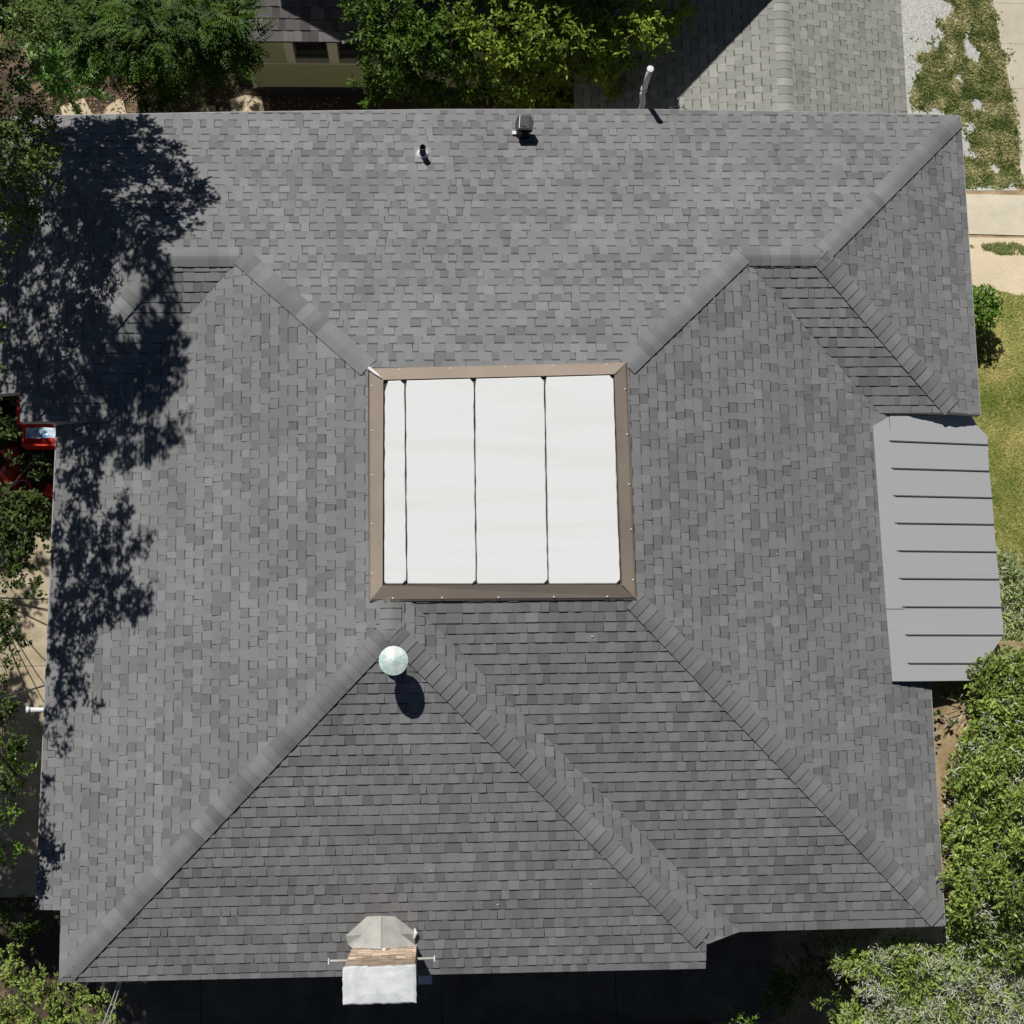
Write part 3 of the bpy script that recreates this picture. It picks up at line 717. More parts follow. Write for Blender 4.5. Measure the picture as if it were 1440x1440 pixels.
while y < 14.0:
    y2 = y + .150; tone = r.choice((.88, 1.0, 1.0, 1.12)) * r.uniform(.95, 1.05); V = []
    for yy, lf_ in ((y, .026), (y2, .019)):
        for q in (-.13, -.07, -.02, .02, .07, .13): V.append((RXN + q, yy, npz(RXN + q) + lf_ - (.008 if abs(q) < .03 else 0)))
    m = 6; V += [(v[0], v[1], v[2] - .02) for v in V[:m]]
    F = [(j, j + 1, m + j + 1, m + j) for j in range(m - 1)] + [(2 * m + j, 2 * m + j + 1, j + 1, j) for j in range(m - 1)]
    ob('ridge_cap_shingle', V, F, M['nsh'], nh, tone=[tone] * (m - 1) + [tone * .6] * (m - 1)); y += .143
MB().box(eW + .4, eE - .35, 10.5, 16.5, -1.6, .75).build('wall', M['olive'], nh)
MB().prism([(RXN - .3, 10.45)] * 0 + [(eW + .5, 10.42), (eE - .5, 10.42), (eE - .5, 10.5), (eW + .5, 10.5)], -1.6, .7).build('gable_wall', M['olive'], nh)
# unseen gable, its rake shaped to cast the shade on the west slope
def onW(px, py):
    P = atz(px, py, 1.5)
    for _ in range(14): P = atz(px, py, npz(P[0]))
    return P
A_ = onW(1085, 0); B_ = onW(940, 152); YC = 13.4
def back(P): t = (YC - P[1]) / TO_SUN[1]; return P + TO_SUN * t
CA, CB = back(A_), back(B_); sl_ = (CB[2] - CA[2]) / (CB[0] - CA[0])
rk = lambda x: CA[2] + sl_ * (x - CA[0])
XA = CA[0] + 1.2; XB = CB[0] - .9; XL = XB - (XA - XB)
us = empty('unseen_gable_house', (XB, 15, -1.5), 'unseen taller gable put beyond the top edge to shade the beige roof', 'house')
gp = [(XL, -1.5), (XA, -1.5), (XA, rk(XA)), (XB, rk(XB)), (XL, rk(XA))]
MB().hexa([(x, YC, z) for x, z in gp], [(x, YC + 5, z) for x, z in gp]).build('wall', M['olive'], us)
for xa, xb in ((XA + .2, XB), (XL - .2, XB)):
    za, zb = rk(XA + .2), rk(XB); q = .03
    MB().hexa([(xa, YC - .0, za + .01), (xb, YC - .0, zb + .01), (xb, YC + 5.2, zb + .01), (xa, YC + 5.2, za + .01)], [(xa, YC - .0, za + q), (xb, YC - .0, zb + q), (xb, YC + 5.2, zb + q), (xa, YC + 5.2, za + q)]).build('roof', M['nsh2'], us)

gh = empty('green_house', (-.5, 13, -1.5), 'low olive green house wall with cream window posts under a dark shingle roof, top left', 'house')
WY = 11.69
GX0, GX1 = -2.92, 3.0
def gx(px, z): return atz(px, 60, z)[0]
zs, zt = .22, 1.0
wl = atz(355, 100, -.3)
GX0 = float(wl[0]) - .0
MB().box(GX0, GX1, WY, WY + .15, -.8, zs - .02).build('lower_wall', M['olive'], gh)
MB().box(GX0 + .1, GX1, WY + .12, WY + 4, -1.6, -.8).build('crawl_space', M['felt'], gh)
def X85(px, z): 
    P = atz(px, 70, z); D = dirw(px, 70); t = WY / D[1]; return D[0] * t
pa, pb, pc_, pd = X85(400, 0), X85(413, 0), X85(461, 0), X85(475, 0)
MB().box(GX0, pa, WY, WY + .15, zs, zt).build('upper_wall', M['olive'], gh)
MB().box(GX0, GX1, WY - .03, WY + .06, zs - .045, zs).build('window_sill', M['cream'], gh)
MB().box(pa + .002, pb, WY - .02, WY + .12, zs + .002, zt).build('post', M['cream'], gh)
MB().box(pc_, pd, WY - .02, WY + .12, zs + .002, zt).build('post', M['cream'], gh)
for a, b in ((pb, pc_), (pd, pd + .75)):
    wn = MB().box(a + .002, b - .002, WY + .09, WY + .11, zs + .002, zt - .002).build('window', M['glass'], gh)
    MB().box(a + .004, a + .03, WY + .05, WY + .085, zs + .004, zt - .004).build('frame', M['bark'], wn); MB().box(b - .03, b - .004, WY + .05, WY + .085, zs + .004, zt - .004).build('frame', M['bark'], wn)
MB().box(pd + .752, GX1, WY, WY + .15, zs, zt).build('upper_wall', M['olive'], gh)
MB().box(GX0 - .03, GX0 + .03, WY - .02, WY + .02, -.8, zs - .05).build('corner_board', M['cream'], gh)
p1, p2 = atz(481, 59, 1.05), atz(516, 50, 1.05); MB().tube([p1, p2], .035, 4).build('rail', M['cream'], gh)
pg = make_shingles('g', (0, -1), -WY, 1.06, .36, [[(GX0, WY - .04), (GX1, WY - .04), (GX1, 16.5), (GX0, 16.5)]], .175, .04, 401, (.7, 1.0, 1.3), (.2, .6, .2))
emit_pieces(pg, 'shingle', 'shingle_field', M['nsh2'], gh, 120)
V = [(GX0, WY - .03, 1.05), (GX1, WY - .03, 1.05), (GX1, 16.5, 1.05 + .36 * (16.5 - WY)), (GX0, 16.5, 1.05 + .36 * (16.5 - WY))]
MB().hexa([(v[0], v[1], v[2] - .06) for v in V], V).build('roof_deck', M['felt'], gh)

# ------------------------------------------------------------------ garden wagon and bucket under the tree
W0 = atz(78, 600, .75); W1 = atz(30, 627, .75)
wg = empty('garden_wagon', (W1[0], W1[1], 0), 'red garden wagon with a pale blue sheet in it, tucked under the left eave', 'wagon')
wx0, wx1, wy0, wy1 = W1[0], W0[0] + .55, W1[1], W0[1] + .25
mb = MB(); mb.box(wx0, wx1, wy0, wy1, .42, .46).box(wx0, wx0 + .03, wy0, wy1, .46, .74).box(wx1 - .03, wx1, wy0, wy1, .46, .74).box(wx0 + .03, wx1 - .03, wy0, wy0 + .03, .46, .74).box(wx0 + .03, wx1 - .03, wy1 - .03, wy1, .46, .74)
mb.build('tray', M['red'], wg)
V = []; F = []; nx_, ny_ = 14, 7
sa, sb = atz(36, 616, .78), atz(78, 601, .78)
for j in range(ny_):
    for i in range(nx_):
        V.append((sa[0] + (sb[0] + .2 - sa[0]) * i / (nx_ - 1), sa[1] + (sb[1] - sa[1]) * j / (ny_ - 1), .77 + .03 * mnoise.noise((i * .5, j * .8, 1)) + .02 * math.sin(i * 1.1 + j * .4)))
for j in range(ny_ - 1):
    for i in range(nx_ - 1): F.append((j * nx_ + i, j * nx_ + i + 1, (j + 1) * nx_ + i + 1, (j + 1) * nx_ + i))
o = ob('blue_sheet', V, F, M['bluew'], smooth=True); tag(o, 'crumpled pale blue sheet lying across the red wagon', 'sheet')
for x in (wx0 + .12, wx1 - .2):
    for y in (wy0 - .06, wy1 + .01):
        wh = MB().tube([(x, y, .2), (x, y + .05, .2)], .2, 16).build('wheel', M['rubber'], wg); MB().tube([(x, y - .004, .2), (x, y + .054, .2)], .09, 12).build('rim', M['galv'], wh)
B0 = atz(27, 544, .9); B1 = atz(27, 596, .9)
bn = empty('black_crate', (B0[0] - .4, B1[1], 0), 'black open storage bin with a red right side, left of the roof corner', 'storage bin')
x1_, yA, yB = B0[0], B1[1], B0[1]
mb = MB(); mb.box(x1_ - 1.0, x1_ - .03, yA, yA + .03, 0, .9).box(x1_ - 1.0, x1_ - .03, yB - .03, yB, 0, .9).box(x1_ - 1.0, x1_ - .97, yA + .03, yB - .03, 0, .9).box(x1_ - .97, x1_ - .03, yA + .03, yB - .03, 0, .05); mb.build('bin', M['dgreen'], bn)
MB().box(x1_ - .03, x1_ + .06, yA, yB - .02, .1, .92).build('side_panel', M['red'], bn)
MB().box(x1_ - 1.0, x1_ - .0, yB, yB + .012, .89, .92).build('rim_strip', M['galv'], bn)
K = atz(31, 683, .32); bk = empty('red_bucket', (K[0], K[1], 0), 'small round red bucket on the ground under the dark leaves', 'bucket')
MB().lathe((K[0], K[1], 0), [(.001, 0), (.11, 0), (.14, .32), (.128, .32), (.10, .03), (.001, .03)], 18).build('pail', M['red'], bk, smooth=True)
MB().tube([(K[0] - .13, K[1], .32), (K[0] - .06, K[1] + .08, .35), (K[0] + .06, K[1] + .08, .35), (K[0] + .13, K[1], .32)], .006, 5).build('handle', M['galv'], bk)
for i, (px, py, r_) in enumerate(((12, 635, .12), (12, 665, .16), (68, 690, .09), (50, 693, .07))):
    q_ = atz(px, py, .2); mb = MB(); n = 10
    V = [(q_[0], q_[1], .24)] + [(q_[0] + r_ * random.uniform(.7, 1.2) * math.cos(k * .628), q_[1] + r_ * 1.3 * random.uniform(.7, 1.2) * math.sin(k * .628), random.uniform(.06, .2)) for k in range(n)] + [(q_[0] + r_ * 1.1 * math.cos(k * .628), q_[1] + r_ * 1.4 * math.sin(k * .628), .0) for k in range(n)]
    F = [(0, 1 + k, 1 + (k + 1) % n) for k in range(n)] + [(1 + k, 11 + k, 11 + (k + 1) % n, 1 + (k + 1) % n) for k in range(n)]
    o = ob('red_cloth', V, F, M['red'], smooth=True)
    tag(o, ['crumpled red cloth just below the red wagon', 'larger crumpled red cloth left of the red bucket', 'small red cloth nearest the left eave', 'small red cloth right of the red bucket'][i], 'cloth', 'red cloths under the tree')

# ------------------------------------------------------------------ foliage
def leaf_mesh(name, base, dirs, ups, length, width, tone, material, parent, kind=None):
    """rhombic leaves folded along the midrib; all arrays (N,...)"""
    N = len(base); side = np.cross(dirs, ups); side /= np.linalg.norm(side, axis=1)[:, None] + 1e-9
    nor = np.cross(side, dirs)
    L = length[:, None]; W_ = width[:, None]
    V = np.empty((N, 4, 3)); V[:, 0] = base; V[:, 2] = base + dirs * L - nor * L * .10
    V[:, 1] = base + dirs * L * .45 + side * W_ * .5 + nor * W_ * .18; V[:, 3] = base + dirs * L * .45 - side * W_ * .5 + nor * W_ * .18
    V = V.reshape(-1, 3); org = np.array([V[:, 0].mean(), V[:, 1].mean(), V[:, 2].min()]); V -= org
    me = bpy.data.meshes.new(name); me.vertices.add(4 * N); me.vertices.foreach_set('co', V.astype(np.float32).ravel())
    tri = (np.arange(N)[:, None] * 4 + np.array([0, 1, 2, 0, 2, 3])).ravel()
    me.loops.add(6 * N); me.loops.foreach_set('vertex_index', tri.astype(np.int32))
    me.polygons.add(2 * N); me.polygons.foreach_set('loop_start', np.arange(0, 6 * N, 3, dtype=np.int32))
    me.update(calc_edges=True)
    a = me.attributes.new('tone', 'FLOAT', 'FACE'); a.data.foreach_set('value', np.repeat(np.clip(tone, 0, 1), 2).astype(np.float32))
    me.materials.append(material)
    o = bpy.data.objects.new(name, me); C.objects.link(o); ORG[o.name] = org
    if parent is not None: o.parent = parent; o.location = (org - ORG[parent.name]).tolist()
    else: o.location = org.tolist()
    if kind: o['kind'] = kind
    return o
def unit(v): return v / (np.linalg.norm(v, axis=-1, keepdims=True) + 1e-9)
def twigs_in(blobs, dens, g):
    """twig starts and directions spread through ellipsoids (x,y,z,rx,ry,rz)"""
    S_, D_ = [], []
    for (x, y, z, rx, ry, rz) in blobs:
        n = max(3, int(dens * (rx * ry + rx * rz + ry * rz) / 3 * 4.2))
        v = unit(g.normal(size=(n, 3))); r_ = g.uniform(.25, 1.0, n) ** .55
        P_ = v * r_[:, None] * np.array([rx, ry, rz]) + np.array([x, y, z])
        S_.append(P_); D_.append(unit(v * np.array([1, 1, .6]) + g.normal(size=(n, 3)) * .55 + np.array([0, 0, .15])))
    return np.concatenate(S_), np.concatenate(D_)
def crown(blobs, dens, per, ll, lw, tl_len, material, parent, seed, tone=(.2, .8), upb=.8, name='crown', curl=.35, droop=0.0, clump=.35, gaps=9.0):
    g = np.random.default_rng(seed); S_, D_ = twigs_in(blobs, dens, g)
    gp = np.array([mnoise.noise((p[0] * 3.2 + seed, p[1] * 3.2, p[2] * 3.2)) for p in S_]); kk = gp < gaps; S_, D_, gp = S_[kk], D_[kk], gp[kk]; n = len(S_)
    drift = np.array([mnoise.noise((p[0] * 1.7, p[1] * 1.7, p[2] * 1.7 + seed)) for p in S_])[:, None] * .55
    t = g.uniform(0, 1, (n, per)); base = S_[:, None, :] + D_[:, None, :] * (t * tl_len)[..., None] + g.normal(size=(n, per, 3)) * ll * .25
    dr_ = unit(D_[:, None, :] * .6 + g.normal(size=(n, per, 3)) * .75 - np.array([0, 0, droop]))
    up = unit(g.normal(size=(n, per, 3)) * curl + np.array([0, 0, upb]))
    tt = tone[0] + (tone[1] - tone[0]) * np.clip(g.normal(.5, .22, (n, 1)) * clump * 2 + g.uniform(0, 1, (n, per)) * (1 - clump * 1.0) * .9 + (drift if gaps < 1 else 0), 0, 1)
    N = n * per; L_ = ll * g.uniform(.65, 1.2, N); W_ = lw * g.uniform(.7, 1.2, N)
    return leaf_mesh(name, base.reshape(-1, 3), dr_.reshape(-1, 3), up.reshape(-1, 3), L_, W_, tt.ravel(), material, parent), S_
def pinnate(blobs, dens, npair, rach, ll, lw, material, parent, seed, tone=(.2, .8), name='crown'):
    """compound leaves: leaflets in pairs along an arching stalk"""
    g = np.random.default_rng(seed); S_, D_ = twigs_in(blobs, dens, g); n = len(S_)
    D_ = unit(D_ * np.array([1, 1, .35]) + np.array([0, 0, .1]))
    up = unit(g.normal(size=(n, 3)) * .22 + np.array([0, 0, 1.0])); side = unit(np.cross(D_, up)); up = np.cross(side, D_)
    rl = rach * g.uniform(.7, 1.2, n)
    B, DD, UU, LL = [], [], [], []
    for k in range(npair):
        t = (k + .6) / npair; arch = -(t ** 2) * .28
        base = S_ + D_ * (rl * t)[:, None] + up * (rl * arch)[:, None]
        for s_ in (-1, 1):
            B.append(base); DD.append(unit(side * s_ + D_ * .55 - up * .15 + g.normal(size=(n, 3)) * .08)); UU.append(unit(up + g.normal(size=(n, 3)) * .2)); LL.append(np.full(n, ll * (1 - .45 * t ** 2)))
    tt = np.tile(tone[0] + (tone[1] - tone[0]) * np.clip(g.normal(.5, .28, n), 0, 1), npair * 2) + g.normal(size=n * npair * 2) * .06
    L_ = np.concatenate(LL)
    return leaf_mesh(name, np.concatenate(B), np.concatenate(DD), np.concatenate(UU), L_, L_ * lw / ll, tt, material, parent), S_
def trunk(parent, base, blobs, r0, seed, fork=.45, name='trunk', material=None, n2=3, thin=1.0):
    g = random.Random(seed); mb = MB(); base = Vector(base)
    cen = Vector((sum(b[0] for b in blobs) / len(blobs), sum(b[1] for b in blobs) / len(blobs), sum(b[2] for b in blobs) / len(blobs)))
    fk = base.lerp(Vector((cen.x, cen.y, cen.z)), fork) ; fk.x = base.x + (cen.x - base.x) * fork * .6; fk.y = base.y + (cen.y - base.y) * fork * .6
    mb.tube([base - Vector((0, 0, .1)), base.lerp(fk, .5) + Vector((g.uniform(-.06, .06), g.uniform(-.06, .06), 0)), fk], [r0, r0 * .82, r0 * .7], 9)
    for b in blobs:
        c = Vector(b[:3]); m_ = fk.lerp(c, .5) + Vector((g.uniform(-.2, .2), g.uniform(-.2, .2), g.uniform(0, .25))) * .6
        mb.tube([fk, m_, c], [r0 * .45 * thin, r0 * .3 * thin, r0 * .14 * thin], 6)
        for _ in range(n2):
            e_ = c + Vector((g.uniform(-1, 1) * b[3], g.uniform(-1, 1) * b[4], g.uniform(-.5, .9) * b[5])) * .8
            mb.tube([m_.lerp(c, g.uniform(.2, 1)), (c + e_) / 2 + Vector((0, 0, .08)), e_], [r0 * .14 * thin, r0 * .09 * thin, r0 * .03 * thin], 4, cap=False)
    return mb.build(name, material or M['bark'], parent, smooth=True)
def bl(px, py, z, r, rz=None, ry=None):
    """ellipsoid of foliage centred at height z, seen at px,py, radius r metres"""
    P = atz(px, py, z); return (P[0], P[1], z, r, ry or r, rz or r * .7)

# --- trees over the left side: their crowns throw the dappled shade on the roof
def shade_blob(px, py, r, h, pl='N', ry=None):
    P = atz(px, py, 3.6)
    for _ in range(12): P = atz(px, py, pz(pl, P[0], P[1]))
    for hh in np.arange(h, 9, .25):
        Q = P + TO_SUN * (hh / TO_SUN[2]); q = to_px(Q); rp_ = r * FPX / (HC - Q[2]) * 1.15
        if q[0] < -rp_ or q[1] < -rp_: break
    return (Q[0], Q[1], Q[2], r, ry or r, r * .8)
sh = []
rr = random.Random(5)
g1 = [(110, 200, .45), (150, 195, .38), (190, 190, .30), (225, 215, .26), (205, 235, .3), (165, 240, .36), (120, 250, .4), (95, 300, .4), (245, 240, .16), (262, 262, .24), (278, 282, .16), (240, 290, .26), (205, 290, .26), (150, 300, .34), (258, 312, .16), (228, 322, .18), (190, 340, .28), (205, 385, .18), (215, 350, .14), (185, 420, .22), (85, 250, .35), (75, 205, .25), (170, 455, .2), (213, 365, .12)]
g2 = [(40, 290, .4), (30, 350, .4), (25, 420, .25), (100, 470, .3), (150, 500, .32), (120, 540, .32), (175, 540, .30), (215, 500, .24), (245, 495, .18), (258, 520, .14), (225, 540, .2), (262, 560, .16), (235, 575, .2), (200, 580, .26), (205, 620, .2), (190, 640, .18), (232, 620, .2), (250, 600, .14), (150, 580, .26), (110, 600, .30), (85, 570, .28), (60, 480, .2), (75, 520, .22), (135, 620, .2), (100, 650, .2), (150, 470, .22), (230, 470, .15)]
g0 = [(40, 350, .28), (62, 395, .22), (25, 400, .25), (75, 350, .2), (12, 560, .1), (95, 395, .2), (130, 430, .18), (35, 560, .2), (15, 300, .3), (15, 370, .3), (8, 470, .16), (50, 510, .16), (20, 520, .12), (60, 560, .2), (95, 500, .25), (12, 420, .18), (20, 470, .25), (45, 530, .25), (8, 530, .2), (30, 330, .3), (70, 560, .25), (135, 300, .3), (140, 330, .25)]
g3 = [(125, 670, .2), (140, 640, .14), (95, 700, .14), (120, 720, .2), (90, 760, .26), (130, 770, .28), (165, 740, .16), (175, 715, .14), (180, 765, .14), (200, 765, .1), (150, 800, .24), (105, 820, .28), (170, 830, .18), (190, 850, .18), (200, 840, .12), (150, 860, .2), (120, 865, .2), (88, 860, .2), (85, 900, .2), (115, 910, .14), (100, 945, .16), (110, 970, .12), (85, 985, .16), (130, 995, .08), (75, 1020, .12), (90, 1040, .09), (60, 1170, .09), (55, 1130, .06), (80, 930, .16), (68, 1095, .08), (62, 1185, .07)]
sh1 = [shade_blob(a, b, r * .98, 2.6) for a, b, r in g1]
sh2 = [shade_blob(a, b, r * .95, 3.2, 'SW' if b < 600 and a > 130 else 'W') for a, b, r in g2]
sh2 += [shade_blob(a, b, r * .9, 3.0, 'W2' if a < 90 else 'N') for a, b, r in g0]
sh3 = [shade_blob(a, b, r * .95, 3.0, 'W') for a, b, r in g3]
t1 = empty('oak_tree', (-8.6, 11.5, gz(11.5)), 'tall oak off the upper left corner whose crown shades the roof', 'tree')
crown(sh1, 210, 14, .085, .045, .16, LF['oak'], t1, 21, (.2, .9)); trunk(t1, (-8.6, 11.5, gz(11.5)), sorted(sh1, key=lambda b: b[0])[:3], .24, 3, n2=0, thin=.5)
t2 = empty('oak_tree', (-9.2, 7.6, gz(7.6)), 'second oak off the left edge shading the middle of the left eave', 'tree')
crown(sh2, 190, 14, .08, .042, .16, LF['oak'], t2, 22, (.2, .9)); trunk(t2, (-9.2, 7.6, gz(7.6)), sorted(sh2, key=lambda b: b[0])[:3], .22, 4, n2=0, thin=.5)
t3 = empty('oak_tree', (-9.4, 3.2, 0), 'third oak off the left edge shading the lower left eave', 'tree')
crown(sh3, 200, 14, .08, .042, .15, LF['oak'], t3, 23, (.2, .9)); trunk(t3, (-9.4, 3.2, 0), sorted(sh3, key=lambda b: b[0])[:3], .2, 5, n2=0, thin=.5)

def ground_shade(px, py, r, h):
    P = atg(px, py)
    for hh in np.arange(h, 14, .25):
        Q = P + TO_SUN * (hh / TO_SUN[2]); q = to_px(Q); rp_ = r * FPX / (HC - Q[2]) * 1.3
        if q[0] < -rp_ or q[1] < -rp_: break
    return (Q[0], Q[1], Q[2], r, r, r * .8)
g4 = [(20, 1030, .4), (50, 1060, .3), (20, 1090, .4), (50, 1120, .35), (15, 1160, .4), (50, 1190, .4), (20, 1240, .45), (50, 1265, .35), (20, 1310, .45), (60, 1330, .35), (90, 1340, .3), (160, 1395, .3), (185, 1420, .3), (215, 1400, .22), (30, 970, .12), (10, 990, .2), (15, 780, .2), (40, 850, .12), (25, 880, .1), (55, 800, .1), (20, 700, .4), (50, 720, .3), (30, 640, .4), (10, 600, .4), (60, 660, .3), (10, 750, .3), (15, 560, .4)]
sh4 = [ground_shade(a, b, r * 1.1, 4.0) for a, b, r in g4]
crown(sh4, 230, 14, .085, .045, .16, LF['oak'], t3, 29, (.2, .9))
g5 = [(x + rr.uniform(-15, 15), y + rr.uniform(-8, 8), rr.uniform(.42, .6)) for x in range(150, 560, 48) for y in (20, 60, 95, 125, 150) if not ((x < 200 and y > 90) or (300 < x < 390 and y > 110))]
sh5 = [ground_shade(a, b, r, 5.5) for a, b, r in g5]
t15 = empty('oak_tree', (-3.5, 16.5, -1.5), 'tall oak beyond the top edge shading the yard and the olive wall', 'tree')
crown(sh5, 95, 13, .085, .045, .16, LF['oak'], t15, 30, (.2, .9)); trunk(t15, (-3.5, 16.5, -1.5), sh5[::6], .28, 19, n2=0, thin=.3)
# visible small-leaved tree at the upper left edge
b4 = [bl(12, 150, 5.70, .42), bl(45, 190, 5.50, .34), bl(20, 215, 5.60, .42), bl(50, 250, 5.40, .30), bl(8, 270, 5.50, .38), bl(20, 100, 5.30, .25), bl(25, 40, 3.00, .45), bl(60, 20, 2.60, .3), bl(8, 10, 3.00, .4), bl(30, 300, 5.20, .28), bl(5, 330, 5.20, .25), bl(62, 215, 5.30, .16), bl(55, 165, 5.30, .2)]
t4 = empty('grey_leaved_tree', (-7.6, 9.0, gz(9.0)), 'small grey green leaved tree lit along the upper left edge', 'tree')
crown(b4, 120, 13, .075, .032, .14, LF['oak'], t4, 24, (.35, 1.0), curl=.5); trunk(t4, (-7.6, 9.0, gz(9.0)), b4[::2], .08, 6, n2=2, thin=.3)
# dark foliage down the left edge
b5 = [bl(45, 650, 2.2, .13, .08), bl(10, 655, 2.2, .10, .06), bl(62, 668, 2.2, .1, .06), bl(50, 705, 2.3, .12, .08), bl(5, 700, 2.3, .12), bl(6, 770, 2.4, .2), bl(10, 945, 2.4, .14), bl(4, 870, 2.5, .2), bl(20, 1040, 2.3, .14), bl(8, 1090, 2.2, .2), bl(25, 1290, 1.6, .25), bl(50, 1310, 1.4, .2), bl(8, 720, 2.6, .24), bl(48, 758, 2.3, .20), bl(20, 765, 2.4, .22), bl(60, 735, 2.3, .13), bl(10, 600, 2.8, .16), bl(8, 560, 2.9, .14), bl(40, 715, 2.4, .22), bl(20, 740, 2.5, .25), bl(28, 800, 2.4, .14), bl(10, 820, 2.4, .16), bl(48, 828, 2.3, .12), bl(8, 860, 2.5, .15), bl(15, 895, 2.4, .17), bl(0, 920, 2.5, .16), bl(0, 990, 2.5, .2), bl(12, 1010, 2.4, .14)]
t5 = empty('dark_leaved_tree', (-8.0, 3.6, 0), 'dark leafy tree over the left path and the red wagon', 'tree')
crown(b5, 150, 12, .085, .04, .13, LF['oak'], t5, 25, (.0, .5), gaps=.3); trunk(t5, (-8.0, 3.6, 0), b5[::3], .08, 7, thin=.35)
b6 = [bl(10, 1060, 2.0, .26), bl(36, 1075, 2.0, .10), bl(15, 1105, 2.0, .14), bl(2, 1150, 1.9, .2), bl(15, 1200, 1.4, .18)]
t6 = empty('small_leafy_shrub', (-7.4, -.3, 0), 'small leafy shrub at the left edge below the white pipe', 'shrub')
crown(b6, 130, 10, .08, .036, .12, LF['round'], t6, 26, (.2, .9)); trunk(t6, (-7.4, -.3, 0), b6, .03, 8, thin=.5)
b7 = [bl(15, 1400, 1.7, .36), bl(60, 1420, 1.7, .3), bl(95, 1400, 1.8, .24), bl(70, 1380, 1.9, .16), bl(120, 1430, 1.8, .22), bl(150, 1415, 1.6, .16), bl(10, 1350, 1.6, .2), bl(5, 1435, 1.5, .3), bl(90, 1450, 1.6, .3)]
t7 = empty('bright_leafy_bush', (-6.0, -4.3, 0), 'sunlit green bush in the bottom left corner below the eave', 'bush')
crown(b7, 170, 13, .07, .032, .12, LF['shrub'], t7, 27, (.1, .85)); trunk(t7, (-6.0, -4.3, 0), b7, .05, 9)

# trees along the top
b8 = [bl(150, 40, 2.2, .62), bl(215, 30, 2.6, .68), bl(280, 25, 2.4, .6), bl(325, 55, 2.0, .48), bl(240, 75, 2.0, .45), bl(325, 20, 2.5, .34), bl(175, 70, 1.7, .4), bl(300, 70, 1.7, .34), bl(215, 120, .6, .36), bl(335, 78, 1.6, .2), bl(120, 15, 2.0, .5), bl(190, 50, 1.2, .6), bl(260, 50, 1.2, .6), bl(320, 90, .8, .35), bl(150, 85, .8, .4), bl(90, 30, 1.5, .5), bl(245, 110, .6, .35)]
t8 = empty('pinnate_tree', (-4.0, 12.0, -1.5), 'dark green feathery leaved tree left of the olive wall', 'tree')
pinnate(b8, 100, 9, .34, .10, .036, LF['pinn'], t8, 31, (.0, .85)); trunk(t8, (-4.0, 12.0, -1.5), b8, .11, 11)
b9 = [bl(85, 100, 1.9, .34), bl(70, 75, 1.9, .22), bl(105, 125, 1.8, .24), bl(60, 110, 1.9, .22), bl(40, 20, 1.5, .3), bl(95, 85, 2.0, .26)]
t9 = empty('bright_fern_tree', (-6.0, 10.9, -1.5), 'bright green feathery sapling in the sun at the upper left', 'sapling')
pinnate(b9, 75, 10, .34, .10, .038, LF['bright'], t9, 32, (.1, 1)); trunk(t9, (-6.0, 10.9, -1.5), b9, .05, 12)
b10 = [bl(538, 92, 1.6, .34), bl(545, 32, 2.2, .48), bl(560, 60, 2.0, .5), bl(600, 30, 2.2, .52), bl(545, 120, 1.2, .34), bl(515, 128, 1.2, .2), bl(640, 55, 2.0, .48), bl(600, 95, 1.2, .36), bl(660, 100, 1.5, .32), bl(585, 135, .6, .3), bl(505, 5, 2.2, .26), bl(630, 130, .5, .34)]
t10 = empty('leafy_tree', (-.3, 12.0, -1.5), 'mid green leafy tree right of the olive wall at the top', 'tree')
crown(b10, 100, 14, .105, .042, .2, LF['pinn'], t10, 33, (.05, 1.0), gaps=.3); trunk(t10, (-.3, 12.0, -1.5), b10, .11, 13)
b11 = [bl(880, 75, 2.0, .24), bl(860, 110, 1.2, .22), bl(790, 60, 2.4, .4), bl(655, 30, 2.4, .35), bl(830, 85, 1.8, .32), bl(860, 45, 2.3, .32), bl(725, 110, 1.6, .3), bl(680, 115, 1.4, .25), bl(700, 30, 2.4, .58), bl(760, 25, 2.6, .55), bl(815, 40, 2.5, .5), bl(735, 85, 1.9, .42), bl(790, 90, 1.5, .35), bl(850, 70, 2.0, .35), bl(845, 100, 1.7, .2), bl(745, 125, 1.4, .25), bl(700, 75, 1.9, .3), bl(870, 20, 2.5, .4), bl(800, -10, 2.6, .5), bl(770, 135, .4, .35), bl(710, 130, .8, .25)]
t11 = empty('leafy_tree', (1.9, 12.0, -1.5), 'bright yellowish green tree at the top centre above the eave', 'tree')
crown(b11, 100, 14, .11, .042, .2, LF['olivel'], t11, 34, (.05, .9), gaps=.3); trunk(t11, (1.9, 12.0, -1.5), b11, .11, 14)
b12 = [bl(905, 25, 2.5, .36), bl(935, 15, 2.1, .34), bl(920, 48, 2.2, .24), bl(955, 30, 2.0, .18), bl(885, 50, 2.6, .26), bl(965, 18, 2.0, .12)]
t12 = empty('leafy_tree', (3.0, 12.6, -1.5), 'yellowing tree overhanging the dark shaded roof at the top', 'tree')
crown(b12, 90, 13, .10, .04, .2, LF['olivel'], t12, 35, (.3, 1.0)); trunk(t12, (3.0, 12.6, -1.5), b12, .09, 15)
b13 = [bl(835, 110, .4, .35), bl(868, 100, .2, .22), bl(845, 145, -.3, .35), bl(820, 125, .2, .45), bl(780, 140, 0, .35), bl(850, 140, -.2, .4)]
t13 = empty('dark_shrub', (2.2, 10.7, -1.5), 'dark shaded shrub low behind the top eave beside the tree', 'shrub')
crown(b13, 100, 12, .08, .035, .15, LF['oak'], t13, 36, (.0, .5)); trunk(t13, (2.2, 10.7, -1.5), b13, .04, 16)

